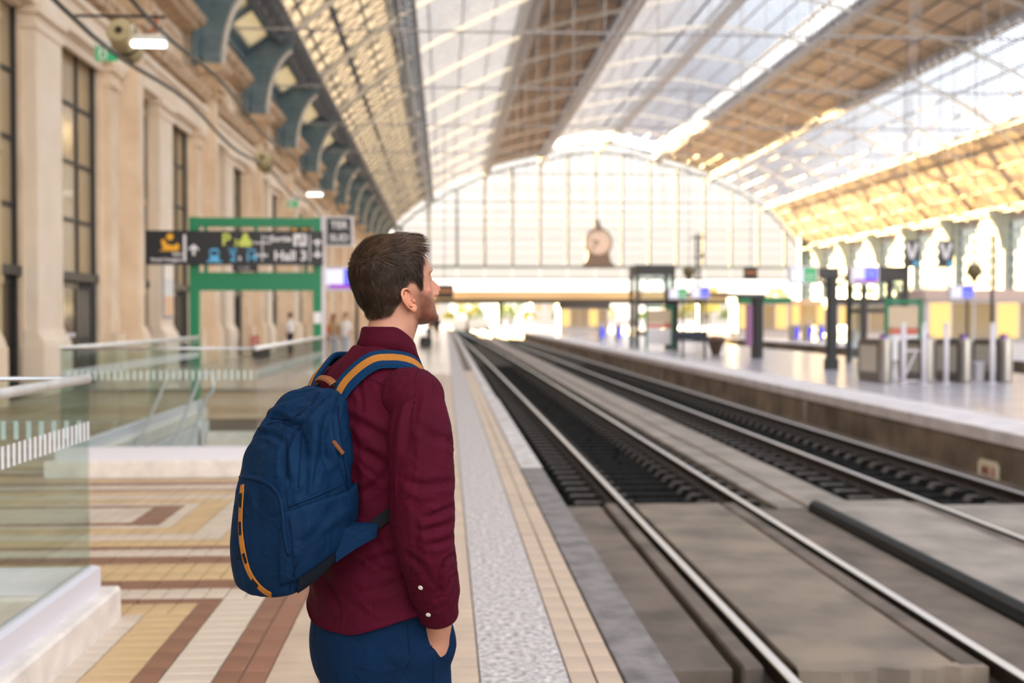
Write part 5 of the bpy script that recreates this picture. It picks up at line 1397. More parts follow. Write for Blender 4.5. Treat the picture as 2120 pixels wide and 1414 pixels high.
def exit_sign(x, y, z, lb):
    t = empty('exit_sign', (x, y, z), label=lb, cat='sign', group='green emergency exit signs')
    b = MB(); b.bev(-.20, .20, -.04, .04, .10, .19, .01); b.build('housing', M['steel_white'], t)
    b = MB(); b.bar((.1, 0, .15), (-4.9-x, 0, 5.66-z), .02); b.bar((-.1, 0, .15), (-4.9-x, 0, 5.66-z), .02); b.build('hanger', M['fastening_steel'], t)
    b = MB(); b.box(-.17, .17, -.012, .012, -.12, .10); p = b.build('panel', M['exit_green'], t)
    b = MB(); b.box(-.12, .02, -.016, -.012, -.10, .08); b.build('doorway', M['white_print'], p)
    b = MB(); b.lathe([(.018, 0), (.018, .003)], (-.05, -.020, .045), 10, 'y'); b.prism([(-.07, .02), (-.03, .025), (-.02, -.02), (.0, -.08), (-.02, -.08), (-.05, -.03), (-.08, -.08), (-.10, -.07), (-.07, -.02)], -.020, -.016, 'xz'); b.build('running_figure', M['exit_green'], p)
exit_sign(-5.40, 18.95, 5.80, 'green running man exit sign behind the cream loudspeaker'); exit_sign(-5.2, 40, 5.45, 'green exit sign far along the facade cables')
co_ = MB()
for k in range(6):
    a = 2*math.pi*k/6; co_.tube([(.10*math.cos(a)*.35-.05, .03*math.sin(a), .0), (.02*math.cos(a)-.03, .05*math.sin(a), -.16), (.09*math.cos(a)-.12, .05*math.sin(a), -.34)], .011, 6)
o = co_.build('cable_coil', mat('orange_plastic', (.62,.17,.06), .5), smooth='all'); o.location = (-4.22, 17.45, 6.02); o.scale = (.75, .75, .75); tag(o, 'bunch of orange cable tied to the overhead cable near the lamp', 'cable')

# poster on the pier, ticks on the facade
po = empty('wall_poster', (-8.20, 34.85, 0), label='tall framed poster on the stone pier left of the gantry', cat='poster')
b = MB(); b.box(0, .035, -.62, .62, 1.55, 3.55); b.build('frame', M['steel_pale'], po)
mat('poster_sky', (.62,.68,.74), .4); mat('poster_sand', (.66,.42,.28), .4); mat('poster_white', (.84,.80,.76), .4)
for m, z0, z1 in (('poster_white', 2.7, 3.47), ('poster_sky', 2.2, 2.7), ('poster_sand', 1.63, 2.2)):
    b = MB(); b.box(.035, .04, -.55, .55, z0, z1); b.build('poster_sheet', M[m], po)

# ------------------------------------------------------------------ passers-by
def passer(x, y, z0, yaw, hgt, lb, top, bottom, hairc, skin=(.55,.32,.23), pose='stand', long_hair=False, bare_legs=False):
    s = hgt/1.75; b = MB()
    sit = pose == 'sit'
    hz = .0
    def q(p): return (p[0]*s, p[1]*s, p[2]*s)
    drop = -.42 if sit else 0
    b.loft([[q((px, py, z+drop)) for px, py, _ in ring(0, 0, a, c, 0, 20, 2.2)] for a, c, z in ((.15, .11, .88), (.145, .10, 1.05), (.165, .115, 1.25), (.17, .11, 1.36), (.12, .08, 1.44), (.055, .055, 1.48), (.05, .055, 1.56))])
    ellipsoid(b, q((0, .015, 1.645+drop)), q((.076, .098, .118)), 16, 10); ellipsoid(b, q((0, .112, 1.63+drop)), q((.014, .02, .022)), 8, 6)
    for e in (-1, 1): ellipsoid(b, q((e*.078, .0, 1.635+drop)), q((.012, .02, .03)), 8, 6)
    legs, arms = [], []
    for e in (-1, 1):
        st_ = .16*e if pose == 'walk' else 0
        if sit: L = [(e*.09, 0, .46), (e*.11, .40, .48), (e*.11, .42, .25), (e*.11, .40, .06)]
        else: L = [(e*.09, 0, .9), (e*.095, .03+st_*.5, .48), (e*.095, st_*1.3-.02, .08)]
        legs.append([q(p) for p in L]); b.tube([q(p) for p in L], [v_*s for v_ in np.linspace(.078, .042, len(L))], 10)
        b.tube([q((L[-1][0], L[-1][1]-.05, .045)), q((L[-1][0], L[-1][1]+.06, .045)), q((L[-1][0], L[-1][1]+.17, .03))], [.04*s, .04*s, .025*s], 8)
        A_ = [(e*.19, 0, 1.39+drop), (e*.225, -.03-st_*.6, 1.12+drop), (e*.21, .08-st_*1.2, .90+drop)]
        arms.append([q(p) for p in A_]); b.tube([q(p) for p in A_], [.045*s, .038*s, .028*s], 8); ellipsoid(b, q((e*.21, .10-st_*1.3, .83+drop)), q((.022, .035, .06)), 8, 6)
    key = 'skin_%02d' % int(skin[0]*100)
    if key not in M: mat(key, skin, .55)
    me = remesh(b, .014, 3, .5)
    o = finish(me, 'person', M[key], label=lb, cat='person', group=None); o.location = (x, y, z0); o.rotation_euler = (0, 0, yaw)
    c = MB(); c.loft([[q((px, py, z+drop)) for px, py, _ in ring(0, 0, a, cc, 0, 24, 2.2)] for a, cc, z in ((.172, .13, .84), (.165, .12, 1.05), (.182, .13, 1.25), (.185, .122, 1.37), (.13, .09, 1.445), (.07, .07, 1.475))])
    for A_ in arms: c.tube([A_[0], tuple((np.array(A_[0])+np.array(A_[1]))/2), A_[1]], [.066*s, .06*s, .054*s], 10)
    c.build('top', top, o, 'all')
    c = MB(); c.loft([[q((px, py, z+(drop if not sit else drop))) for px, py, _ in ring(0, 0, a, cc, 0, 24, 2.2)] for a, cc, z in ((.165, .13, .96), (.175, .135, .86), (.165, .12, .78))])
    for L in legs:
        LL = L if not bare_legs else [L[0], tuple(np.array(L[0])*.45+np.array(L[1])*.55)]
        c.tube(LL, [v_*s for v_ in np.linspace(.095, .06 if not bare_legs else .09, len(LL))], 10)
    c.build('trousers' if not bare_legs else 'shorts', bottom, o, 'all')
    c = MB(); ellipsoid(c, q((0, -.008, 1.672+drop)), q((.086, .104, .108)), 18, 10)
    if long_hair: ellipsoid(c, q((0, -.06, 1.55+drop)), q((.085, .05, .17)), 16, 10)
    c.build('hair', hairc, o, 'all')
    return o
mat('cloth_white', (.78,.76,.76), .8); mat('cloth_denim', (.45,.50,.58), .8); mat('cloth_orange', (.55,.16,.05), .8); mat('cloth_black', (.02,.02,.022), .8); mat('cloth_green', (.02,.075,.065), .8)
mat('cloth_sand', (.50,.36,.22), .8); mat('hair_red', (.20,.07,.03), .6); mat('hair_black', (.02,.014,.01), .6)
passer(-3.55, 41.5, 0, 2.6, 1.72, 'person in a white top and pale jeans standing in the group by the facade', M['cloth_white'], M['cloth_denim'], M['hair_black'])
passer(-4.0, 42.0, 0, -.6, 1.68, 'person with long auburn hair and a sand top in the group by the facade', M['cloth_sand'], M['cloth_denim'], M['hair_red'], long_hair=True)
passer(-4.35, 41.6, 0, .3, 1.62, 'person in an orange top at the end of the group by the facade', M['cloth_orange'], M['cloth_black'], M['hair_red'], long_hair=True)
passer(-6.25, 47.2, 0, 1.2, 1.74, 'person in a white shirt and black trousers by a facade door behind the gantry', M['cloth_white'], M['cloth_black'], M['hair_black'])
passer(-.55, 77, 0, 3.0, 1.70, 'person in dark clothes with bare legs walking far down the tiled platform', M['cloth_black'], M['cloth_black'], M['hair_black'], pose='walk', bare_legs=True)
passer(-.85, 60, 0, 1.4, 1.72, 'person in dark green sitting low on the tiled platform', M['cloth_green'], M['cloth_black'], M['hair_black'], pose='sit')
rb_ = empty('bench', (-7.2, 46.0, 0), label='red bench by the facade behind the gantry', cat='bench'); mat('red_plastic', (.40,.03,.035), .5)
b = MB(); b.bev(-.25, .25, -1, 1, .40, .45, .01); b.build('seat', M['red_plastic'], rb_); b = MB(); b.bev(-.28, -.24, -1, 1, .5, .85, .01); b.build('backrest', M['red_plastic'], rb_)
for y in (-.8, .8):
    b = MB(); b.box(-.26, .2, y-.03, y+.03, 0, .40); b.box(-.29, -.25, y-.03, y+.03, .38, .8); b.build('leg', M['black_metal'], rb_)
bs = empty('bench', (-.95, 59.9, 0), label='low dark bench under the seated person on the platform', cat='bench')
b = MB(); b.bev(-.3, .3, -.7, .7, .34, .39, .01); b.build('seat', M['black_metal'], bs)
for y in (-.6, .6): b = MB(); b.box(-.25, .25, y-.03, y+.03, 0, .34); b.build('leg', M['black_metal'], bs)

# ------------------------------------------------------------------ things on the second platform
ZP = -.118
def black_post():
    t = empty('lamp_post', (12.49, 36.9, ZP), label='black square post with a forked head between the green and blue screens', cat='post')
    b = MB(); b.bev(-.15, .15, -.15, .15, 0, 3.0, .03); b.build('shaft', M['black_metal'], t)
    b = MB(); b.bev(-.2, .2, -.2, .2, 0, .35, .03); b.build('base', M['black_metal'], t)
    b = MB(); b.box(-.42, .22, -.08, .08, 2.95, 3.28); b.build('head_box', M['dark_grey'], t)
    for a in (-.6, .6): b = MB(); b.bar((0, 0, 2.6), (a, 0, 3.0), .08); b.build('arm', M['black_metal'], t)
black_post()
screen_thing('white framed screen with a green field left of the forked black post', 11.45, 36.6, 2.92, .95, .58, 'screen_white', 'screen_green', None, 'arm', arm=.92)
screen_thing('white framed screen with a blue field right of the forked black post', 13.45, 36.6, 2.92, .95, .58, 'screen_white', 'screen_blue', 'screen_purple', 'arm', arm=-.84)
sh_ = empty('waiting_shelter', (12.3, 54, ZP), label='black platform shelter with two thick pillars and a flat roof beam', cat='shelter')
b = MB(); b.bev(.25, .62, -7.5, -6.9, 0, 2.45, .03); b.build('pillar', M['black_metal'], sh_); b = MB(); b.bev(-.62, .0, 6.6, 7.3, 0, 2.8, .03); b.build('pillar', M['black_metal'], sh_)
b = MB(); b.prism([(-7.7, 2.45), (7.5, 2.8), (7.5, 2.98), (-7.7, 2.63)], -.3, .65, 'yz'); b.build('roof_beam', M['dark_grey'], sh_)
mat('violet_panel', (.35,.16,.32), .35); b = MB(); b.bev(-.05, .22, -7.4, -7.2, .5, 2.2, .03); b.build('lit_panel', M['violet_panel'], sh_, label='violet advertising panel'); 
screen_thing('far screen with a green field above the black shelter', 9.2, 45.5, 2.50, .76, .46, 'screen_white', 'screen_green', None, 'pole', base=ZP)
screen_thing('far screen with a blue field above the black shelter', 10.08, 45.5, 2.53, .76, .46, 'screen_white', 'screen_blue', None, 'pole', base=ZP)
screen_thing('screen with a dark blue field near the platform pole on the far right', 18.2, 40, 2.45, .9, .5, 'screen_white', 'screen_blue', None, 'pole', base=-.1)
def lift_tower(x, y, w, h, lb, zb=ZP):
    t = empty('lift_tower', (x, y, zb), label=lb, cat='lift', group='glass lift towers on the platforms')
    for sx_ in (-1, 1):
        for sy_ in (-1, 1): b = MB(); b.bev(sx_*w/2-.1, sx_*w/2+.1, sy_*w/2-.1, sy_*w/2+.1, 0, h, .02); b.build('corner_post', M['dark_grey'], t)
    b = MB(); b.bev(-w/2-.12, w/2+.12, -w/2-.12, w/2+.12, h-.5, h, .04); b.build('top_box', M['dark_grey'], t)
    b = MB(); b.box(-w/2, w/2, -w/2, w/2, h*.52, h*.56); b.build('mid_band', M['dark_grey'], t)
    for s_ in (-1, 1):
        b = MB(); b.box(s_*w/2-.008, s_*w/2+.008, -w/2+.1, w/2-.1, .1, h-.5); b.build('glass_side', M['clear_glass'], t)
    b = MB(); b.box(-w/2+.1, w/2-.1, -w/2-.008, -w/2+.008, h*.56, h-.5); b.build('glass_side', M['clear_glass'], t)
    b = MB(); pts = [(w*.40*math.cos(a), h*.60+(h*.25)*math.sin(a)) for a in np.linspace(0, math.pi, 12)]
    for a, c in zip(pts[:-1], pts[1:]): b.bar((a[0], -w/2, a[1]), (c[0], -w/2, c[1]), .06)
    b.build('arched_frame', M['dark_grey'], t)
    return t
lift_tower(11.3, 63, 1.95, 4.5, 'dark framed glass lift tower rising beside the shelter'); lift_tower(16.1, 42.5, 1.55, 3.55, 'dark framed glass lift tower behind the ticket gates')
def board(x, y, w, lb, zb=ZP):
    t = empty('timetable_board', (x, y, zb), label=lb, cat='board', group='timetable boards in green frames')
    for s_ in (-1, 1): b = MB(); b.box(s_*w/2-.05, s_*w/2+.05, -.06, .06, 0, 2.3); b.build('post', M['green_paint'], t)
    b = MB(); b.box(-w/2, w/2, -.05, .05, 2.15, 2.28); b.build('head_rail', M['green_paint'], t)
    mat('board_beige', (.66,.52,.36), .5) if 'board_beige' not in M else None; mat('red_band', (.62,.16,.10), .5) if 'red_band' not in M else None
    for m, z0, z1 in (('board_beige', 1.35, 2.05), ('red_band', 1.12, 1.32), ('white_print', .25, 1.10)): b = MB(); b.box(-w/2+.06, w/2-.06, -.025, .025, z0, z1); b.build('panel', M[m], t)
board(11.05, 59.5, 1.35, 'green framed board with beige and white panels before the far lift tower'); board(15.3, 38, 1.15, 'green framed board with beige and white panels behind the ticket gates')
pl_ = empty('planter', (12.02, 51, ZP), label='tapered brown planter with dry plants near the shelter', cat='planter')
b = MB(); b.lathe([(.17, 0), (.19, .03), (.24, .2), (.36, .55), (.40, .62), (.40, .66), (.34, .66), (.33, .60), (.02, .58)], (0, 0, 0), 16); b.build('pot', mat('pot_brown', (.10,.06,.045), .7), pl_, True)
mat('dry_plant', (.42,.27,.22), .8, var=.4, vscale=20); b = MB()
for k in range(120):
    a = random.uniform(0, 2*math.pi); r = random.uniform(0, .30); x, y, z = r*math.cos(a), r*math.sin(a), .60; l_ = random.uniform(.1, .28); o_ = .3
    b.bar((x, y, z), (x*(1+o_), y*(1+o_), z+l_), .035, .012)
b.build('dry_plants', M['dry_plant'], pl_, kind='stuff')
bn = empty('bench', (12.3, 57.5, ZP), label='dark mesh seat beside the black shelter pillar', cat='bench'); mat('seat_blue', (.03,.045,.07), .5)
b = MB(); b.bev(-.9, .9, -.25, .25, .42, .46, .01); b.build('seat', M['seat_blue'], bn); b = MB(); b.bev(-.9, .9, .22, .27, .5, .95, .01); b.build('backrest', M['seat_blue'], bn)
for x in (-.7, .7): b = MB(); b.box(x-.03, x+.03, -.2, .25, 0, .42); b.build('leg', M['black_metal'], bn)
# ticket gates
def gate(x, y, lb, zb=ZP):
    t = empty('ticket_gate', (x, y, zb), label=lb, cat='ticket gate', group='row of steel ticket gates on the second platform')
    b = MB(); b.box(-.15, .15, 0, 1.65, .06, 1.0); b.prism([(.0, 1.0), (1.65, 1.0), (1.5, 1.1), (.25, 1.14)], -.15, .15, 'yz'); b.box(-.13, .13, .05, 1.6, 0, .06); b.build('cabinet', M['gate_dark'], t)
    b = MB(); b.lathe([(.15, .02), (.155, .05), (.155, 1.06), (.14, 1.12), (.06, 1.15), (.01, 1.15)], (0, 0, 0), 20); b.build('rounded_end', M['steel_satin'], t, True)
    b = MB(); b.box(-.158, -.15, .25, 1.45, .25, .95); b.build('side_panel', M['gate_beige'], t)
    b = MB(); b.box(-.06, .06, .12, .26, 1.13, 1.25); r_ = b.build('card_reader', M['dark_grey'], t); b = MB(); b.box(-.04, .04, .112, .12, 1.15, 1.23); b.build('reader_screen', M['screen_purple'], r_)
    b = MB(); b.box(.16, .50, .80, .82, .25, 1.25); b.build('glass_wing', M['clear_glass'], t)
mat('gate_dark', (.13,.115,.10), .35, metal=.5); mat('gate_beige', (.52,.47,.38), .25)
for i, (x, lb) in enumerate(((11.39, 'steel ticket gate with a beige side panel, first of the row from the tracks'), (12.52, 'steel ticket gate with a rounded end, second of the row from the tracks'), (13.52, 'steel ticket gate with a rounded end, third of the row from the tracks'), (14.6, 'steel ticket gate at the frame edge, fourth of the row from the tracks'))):
    gate(x, 29.4, lb)
for x, y, lb in ((11.53, 28.6, 'first'), (12.06, 28.6, 'second'), (12.68, 28.7, 'third'), (13.88, 28.7, 'fourth')):
    t = empty('barrier_post', (x, y, ZP), label=f'slim pale metal barrier post, {lb} from the tracks in front of the gates', cat='post', group='metal posts by the gates')
    b = MB(); b.tube([(0, 0, 0), (0, 0, .7), (0, 0, 1.5)], .065, 12); b.lathe([(.12, 0), (.12, .02), (.07, .03)], (0, 0, 0), 14); b.build('shaft', M['white_frame'], t, 'all'); b = MB(); b.lathe([(.068, 1.5), (.06, 1.54), (.02, 1.56)], (0, 0, 0), 12); b.build('cap', M['steel_white'], t, 'all')
br_ = empty('crowd_barrier', (12.0, 28.8, ZP), label='low pale metal barrier with a diagonal brace between the gate posts', cat='barrier')
b = MB(); b.bar((-.4, 0, .85), (.05, 0, .85), .05); b.bar((-.4, 0, .08), (.05, 0, .08), .05); b.bar((-.4, 0, .1), (-.05, 0, .85), .04); b.build('brace', M['white_frame'], br_)
tb = empty('litter_bin', (14.23, 30.2, ZP), label='small white bin between the third and fourth ticket gates', cat='bin'); b = MB(); b.lathe([(.14, 0), (.17, .45), (.18, .5), (.12, .52)], (0, 0, 0), 16); b.build('body', M['white_frame'], tb, True); b = MB(); b.lathe([(.11, .52), (.02, .56)], (0, 0, 0), 16); b.build('lid', M['dark_grey'], tb, True)
# banners, speakers, poles
for x, lb, s_ in ((16.96, 'dark hanging banner with a white letter V, nearer the end wall of the pair', 1), (18.23, 'dark hanging banner with a white letter V, farther right of the pair', 1)):
    t = empty('hanging_banner', (x, 41.37, -.23), label=lb, cat='banner', group='two dark banners lettered V')
    b = MB(); b.box(-.29, .29, -.02, .02, 3.62, 4.60); p = b.build('cloth', M['dark_grey'], t); v_ = MB(); v_.prism([(-.25, 4.50), (-.10, 4.50), (0, 4.10), (.10, 4.50), (.25, 4.50), (.075, 3.93), (-.075, 3.93)], -.026, -.021, 'xz'); v_.build('lettering', M['white_print'], p)
    b = MB(); b.box(.05, .24, -.024, -.02, 3.65, 3.85); b.build('blue_badge', M['blue_print'], p)
    b = MB(); b.tube([(-.25, 0, 4.6), (-.25, 0, 8), (-.25, 0, 11.95)], .012, 5); b.tube([(.25, 0, 4.6), (.25, 0, 8), (.25, 0, 11.95)], .012, 5); b.build('wire', M['fastening_steel'], t)
mat('olive_dark', (.16,.13,.06), .45)
for x, y, z, lb in ((10.9, 51.49, 3.6, 'round olive loudspeaker hanging left of the lattice mast'), (19.3, 41.37, 3.25, 'round olive loudspeaker hanging right of the two banners')):
    t = empty('loudspeaker', (x, y, z), label=lb, cat='loudspeaker', group='round olive loudspeakers')
    b = MB(); b.lathe([(.09, -.36), (.12, -.28), (.24, -.10), (.27, .03), (.24, .16), (.14, .26), (.03, .29)], (0, 0, 0), 20); b.build('bell', M['olive_dark'], t, True)
    b = MB(); b.lathe([(.10, -.38), (.10, -.36), (.03, -.36)], (0, 0, 0), 14); b.build('grille', M['fastening_steel'], t); b = MB(); b.tube([(0, 0, .28), (0, 0, 3), (0, 0, 11.7-z)], .014, 6); b.build('hanger_rod', M['fastening_steel'], t)
mt = empty('lattice_mast', (16.6, 75.5, ZP), label='tall lattice mast with crossarms standing before the arched end wall', cat='mast')
b = MB()
for sx_ in (-.14, .14):
    for sy_ in (-.14, .14): b.bar((sx_, sy_, 0), (sx_, sy_, 7.2), .05)
b.build('upright', M['black_metal'], mt, kind='stuff'); b = MB()
for k in range(16):
    z = .1+.44*k; b.bar((-.14, -.14, z), (.14, -.14, z+.44), .03); b.bar((.14, .14, z), (-.14, .14, z+.44), .03); b.bar((-.14, -.14, z), (-.14, .14, z+.44), .03); b.bar((.14, -.14, z), (.14, .14, z+.44), .03)
b.build('lacing', M['black_metal'], mt, kind='stuff')
for z, w in ((5.6, .35), (6.9, .5)): b = MB(); b.bar((-w, 0, z), (w, 0, z), .06); b.lathe([(.05, z), (.05, z+.25)], (w*.8, 0, 0), 8); b.build('crossarm', M['black_metal'], mt)
def orange_board(x, y, z, w, h, lb):
    t = empty('indicator_board', (x, y, z), label=lb, cat='sign', group='black indicator boards with orange text')
    b = MB(); b.bev(-w/2, w/2, -.12, .12, -h/2, h/2, .02); b.build('housing', M['black_metal'], t); b = MB(); b.box(-w*.42, w*.42, -.126, -.12, -h*.12, h*.22); b.build('orange_display', M['screen_orange'], t)
    b = MB(); b.tube([(0, 0, h/2), (0, 0, 3), (0, 0, 11.7-z)], .02, 6); b.build('hanger_rod', M['fastening_steel'], t)
orange_board(-.05, 61.61, 2.92, .95, .72, "dark indicator board with orange text hanging in front of the man's face"); orange_board(19.1, 71.73, 4.3, .85, .75, 'dark indicator board with orange text hanging right of the lattice mast')
pz = empty('lamp_post', (16.9, 35.0, ZP), label='thin black pole with a small warm lamp on top behind the gates', cat='post')
b = MB(); b.tube([(0, 0, 0), (0, 0, 2), (0, 0, 4.25)], .05, 8); b.lathe([(.12, 0), (.10, .2), (.06, .3)], (0, 0, 0), 10); b.build('pole', M['black_metal'], pz, 'all'); b = MB(); ellipsoid(b, (0, 0, 4.36), (.09, .09, .11), 12, 8); b.build('lamp_globe', M['lamp_warm'], pz, 'all')
# plate on the platform wall, small pipe
wp = empty('wall_plate', (E2-.035, 17.3, -.78), label='white eight-sided plate with red figures on the grimy platform wall', cat='sign')
b = MB(); b.prism([(-.34, -.10), (-.26, -.17), (.26, -.17), (.34, -.10), (.34, .10), (.26, .17), (-.26, .17), (-.34, .10)], -.012, 0, 'yz'); b.build('plate', mat('plate_cream', (.74,.66,.50), .5), wp)
t_ = text_obj('lettering', 'MR 8', .20, mat('plate_red', (.32,.03,.03), .5), (-.014, 0, 0), (math.pi/2, 0, -math.pi/2), wp, 'CENTER', .001)
vp = MB(); vp.tube([(E2-.06, 26.3, -1.0), (E2-.06, 26.3, -.7), (E2-.06, 26.3, -.36)], .035, 8); tag(vp.build('wall_pipe', M['concrete_light'], smooth='all'), 'short pale pipe on the grimy wall of the second platform', 'pipe')

# ------------------------------------------------------------------ third platform and beyond
def gate_far(x, y, lb, zb, grp, blue=True):
    t = empty('ticket_gate', (x, y, zb), label=lb, cat='ticket gate', group=grp)
    b = MB(); b.bev(-.16, .16, 0, 1.5, 0, 1.1, .04); b.build('cabinet', M['steel_satin'], t); b = MB(); b.box(-.13, .13, -.01, 0, .2, .95); b.build('light_panel', M['screen_blue'], t)
    b = MB(); ellipsoid(b, (0, .1, 1.18), (.12, .12, .12), 10, 6); b.build('beacon', M['steel_white'], t)
for k, x in enumerate((23.7, 24.6, 25.4, 27.2)): gate_far(x, 77, f'far ticket gate with glowing blue front, third platform, {ORD[k]} from the tracks', -.1, 'far gates with blue lights on the third platform')
for k, x in enumerate((10.9, 12.1)): gate_far(x, 80, f'far ticket gate with glowing blue front, second platform end, {ORD[k]} from the tracks', ZP, 'far gates with blue lights on the second platform')
def kiosk(x, y, w, d, h, lb, wall, fascia, zb=-.1, lit=None):  # lit: window material that glows for golden sun reflections
    t = empty('kiosk', (x, y, zb), label=lb, cat='kiosk')
    b = MB(); b.box(-w/2, w/2, -d/2, d/2, 0, h-.45); b.build('walls', M[wall], t); b = MB(); b.bev(-w/2-.15, w/2+.15, -d/2-.2, d/2+.1, h-.45, h, .04); b.build('fascia', M[fascia], t)
    n = max(2, int(w/.95))
    for k in range(n):
        x0 = -w/2+.15+(w-.3)*k/n; b = MB(); b.box(x0+.05, x0+(w-.3)/n-.05, -d/2-.03, -d/2, .75, h-.6); b.build('window', M[lit if lit and k % 3 == 0 else 'window_dim'], t)
    b = MB(); b.box(-w/2-.05, w/2+.05, -d/2-.12, -d/2, .62, .72); b.build('counter', M['steel_satin'], t)
mat('kiosk_pink', (.66,.50,.44), .5); mat('render_pale', (.50,.45,.40), .7); mat('glint_window', (.1,.08,.05), .4, emit=(1., .60, .18), estr=.32)  # window emission stands for golden sun reflections on the glass
kiosk(24.6, 52, 6.5, 3, 2.9, 'long shop kiosk with a dusky pink fascia behind the ticket gates', 'kiosk_white', 'kiosk_pink', lit='glint_window')
kiosk(26.5, 62, 3.4, 2.5, 2.8, 'small white kiosk on the third platform nearer the end wall', 'kiosk_white', 'kiosk_white', lit='glint_window')
kiosk(25.2, 92, 4.2, 2.5, 3.2, 'pale kiosk far along the third platform with lit windows', 'kiosk_white', 'green_paint', lit='glint_window')  # windows glow for golden sun reflections
kiosk(14.0, 118, 5, 3, 3.0, 'far kiosk on the second platform below the footbridge', 'kiosk_white', 'dark_grey', lit='glint_window', zb=ZP)
kiosk(38.5, 70, 6, 3, 3.2, 'wide kiosk on the farthest platform before the glazed wall', 'kiosk_white', 'kiosk_pink', lit='glint_window')
kiosk(28.8, 80, 3.6, 2.4, 3.0, 'pale kiosk with a grey fascia behind the blue-lit gates', 'kiosk_white', 'dark_grey', lit='glint_window')
kiosk(40.5, 88, 7, 3, 3.4, 'long pale kiosk under the glazed wall beyond the forked black post', 'render_pale', 'kiosk_white', lit='glint_window')
kiosk(41.0, 110, 7, 3, 3.4, 'long kiosk with a green fascia far along the glazed wall', 'kiosk_white', 'green_paint', lit='glint_window')
kiosk(40.5, 132, 8, 3, 3.6, 'last long kiosk by the glazed wall near the arched end', 'render_pale', 'kiosk_pink', lit='glint_window')
kiosk(46.0, 74, 5, 3, 3.2, 'pink-walled kiosk against the glazed wall, partly hidden by the nearer kiosk', 'kiosk_pink', 'kiosk_white')
# footbridge and the world outside the arch
fb_ = empty('footbridge', (12, 172, 0), label='long dark footbridge crossing the tracks just outside the arched end', cat='footbridge')
b = MB(); b.box(-20, 30, -1.5, 1.5, 3.5, 4.15); b.build('deck', M['black_metal'], fb_); b = MB(); b.box(-20, 30, -1.55, -1.45, 4.15, 5.3); b.box(-20, 30, 1.45, 1.55, 4.15, 5.3); b.build('parapet', mat('parapet_sand', (.62,.45,.26), .6), fb_)
for x in (-14, -4, 6, 16, 26): b = MB(); b.bev(x-.3, x+.3, -.6, .6, -1, 3.5, .05); b.build('pier', M['black_metal'], fb_)
for k in range(14): b = MB(); x = -18+3.6*k; b.bar((x, -1.4, 5.3), (x, -1.4, 5.9), .12); b.build('lamp_stub', M['steel_pale'], fb_)
mat('leaf_yellow', (.50,.42,.06), .7, var=.4, vscale=1.5); mat('leaf_green', (.22,.28,.06), .7, var=.4, vscale=1.5); mat('bark', (.10,.07,.05), .9)
def tree(x, y, h, m, lb, low=.66):
    t = empty('tree', (x, y, -1), label=lb, cat='tree', group='trees outside the arch')
    b = MB(); b.tube([(0, 0, 0), (.1, 0, h*.3), (0, 0, h*.6)], [.28, .2, .1], 8); b.build('trunk', M['bark'], t, 'all')
    b = MB(); R = random.Random(int(x*7+y))
    for k in range(420):
        a, e, r = R.uniform(0, 6.28), R.uniform(-.9, 1.4), h*.33*R.uniform(.45, 1)**.5; cx, cy, cz = r*math.cos(a)*math.cos(e), r*math.sin(a)*math.cos(e), h*low+r*math.sin(e)*1.05
        s_ = R.uniform(.25, .5); u = [R.uniform(-1, 1) for _ in range(6)]
        b.add([(cx, cy, cz), (cx+s_*u[0], cy+s_*u[1], cz+s_*u[2]), (cx+s_*(u[0]+u[3]), cy+s_*(u[1]+u[4]), cz+s_*(u[2]+u[5])), (cx+s_*u[3], cy+s_*u[4], cz+s_*u[5])], [(0, 1, 2, 3)])
    b.build('foliage', M[m], t, kind='stuff')
for x, y, h, m, lb in ((4, 215, 7, 'leaf_yellow', 'yellow-green tree just left of the tracks outside the arch'), (12, 214, 7.0, 'leaf_green', 'green tree outside the arch behind the footbridge'), (47, 205, 8, 'leaf_yellow', 'bright yellow-green tree seen between the shelter pillars'), (53, 233, 8.5, 'leaf_green', 'green tree right of the bright yellow one'), (62, 214, 8, 'leaf_yellow', 'yellow-green tree outside behind the third platform'), (26, 240, 7, 'leaf_yellow', 'small yellow tree outside, right of the footbridge middle')):
    tree(x, y, h, m, lb)
for k in range(15):
    tree(-16+5.6*k, 238+7*math.sin(k*2.3), 5.2+1.1*math.sin(k*1.7), ('leaf_yellow', 'leaf_green', 'leaf_green')[k % 3], f'low bushy {("yellow", "green", "green")[k % 3]} tree in the row beyond the footbridge, {ORD[k]} from the left end', .46)
bw = MB(); bw.box(-30, 90, 226, 226.4, -1.1, 1.1); bw.build('sky_block_wall', M['render_pale'], kind='structure', label='long pale boundary wall beyond the footbridge')  # added wall, covers the overbright sky low on the horizon under the arch
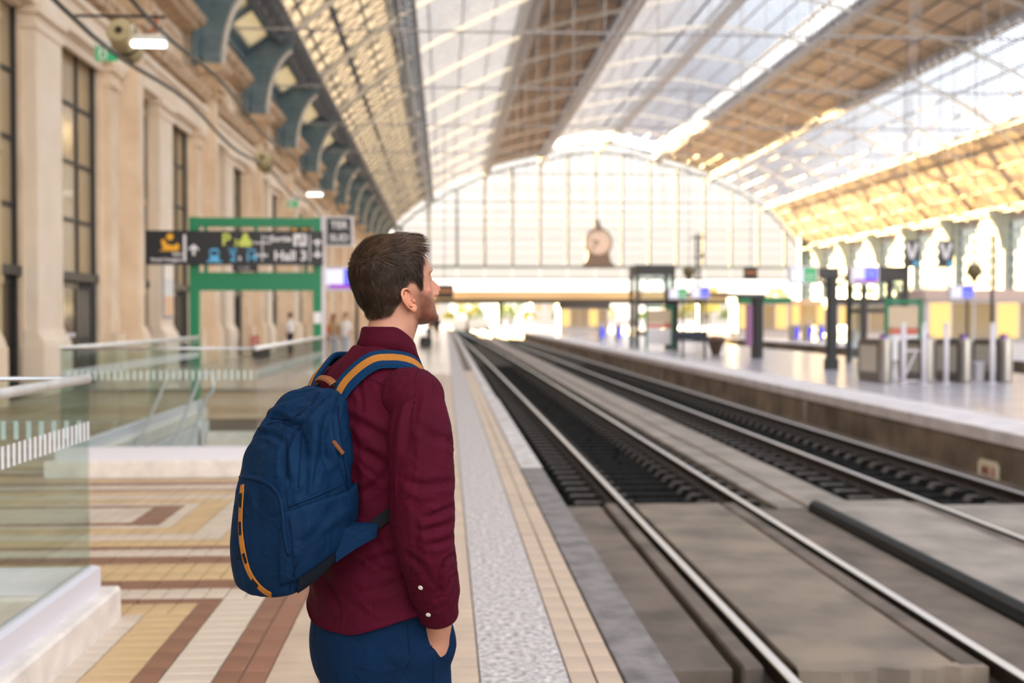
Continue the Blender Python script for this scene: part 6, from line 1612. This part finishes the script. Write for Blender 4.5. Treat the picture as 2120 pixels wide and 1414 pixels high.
def house(x, y, w, h, lb):
    t = empty('building', (x, y, -1), label=lb, cat='building', group='pale buildings outside the arch')
    b = MB(); b.box(-w/2, w/2, -4, 4, 0, h); b.build('wall', M['render_pale'], t); b = MB(); b.prism([(-4.4, h), (4.4, h), (0, h+1.6)], -w/2-.3, w/2+.3, 'yz'); b.build('roof', M['roof_wood'], t)
    for k in range(int(w/3)):
        for f in range(int(h/3)): b = MB(); b.box(-w/2+1+3*k, -w/2+2.2+3*k, -4.06, -4, .9+3*f, 2.5+3*f); b.build('window', M['window_dim'], t)
house(-6, 270, 14, 6.2, 'low pale building outside beyond the footbridge'); house(30, 285, 18, 7, 'wider pale building outside behind the green tree'); house(58, 265, 14, 6.5, 'pale building outside on the far right')
# big clock on the beam of the end wall
ck = empty('station_clock', (21.07, 159.4, 8.6), label='large round station clock with a pinnacle standing on the beam of the arched end wall', cat='clock')
mat('clock_case', (.16,.12,.11), .6); mat('dial', (.62,.52,.50), .5)
b = MB(); b.prism([(-2.3, 0), (2.3, 0), (1.75, .6), (1.5, 1.5), (1.65, 2.1), (-1.65, 2.1), (-1.5, 1.5), (-1.75, .6)], -.45, .45, 'xz'); b.build('plinth', M['clock_case'], ck)
b = MB(); b.lathe([(1.0, -.42), (1.9, -.42), (1.98, -.3), (1.98, .3), (1.9, .42), (1.0, .42)], (0, 0, 3.2), 36, 'y'); b.build('case', M['clock_case'], ck, True)
b = MB(); b.lathe([(.05, -.5), (1.68, -.5), (1.68, -.44), (.05, -.44)], (0, 0, 3.2), 36, 'y'); dl = b.build('dial', M['dial'], ck)
b = MB()
for k in range(12):
    a = 2*math.pi*k/12; b.bar((1.3*math.sin(a), -.52, 3.2+1.3*math.cos(a)), (1.55*math.sin(a), -.52, 3.2+1.55*math.cos(a)), .12, .03, up=(0, 1, 0))
b.build('hour_marks', M['clock_case'], dl, kind='stuff')
for a, L, w in ((-1.35, .9, .2), (-2.4, 1.3, .13)): b = MB(); b.bar((0, -.55, 3.2), (L*math.sin(a), -.55, 3.2+L*math.cos(a)), w, .04, up=(0, 1, 0)); b.build('hand', M['black_metal'], dl)
b = MB(); b.lathe([(.9, 5.0), (.7, 5.25), (.4, 5.5), (.36, 5.75), (.2, 6.0), (.05, 6.6)], (0, 0, 0), 14); b.build('pinnacle', M['clock_case'], ck, True)
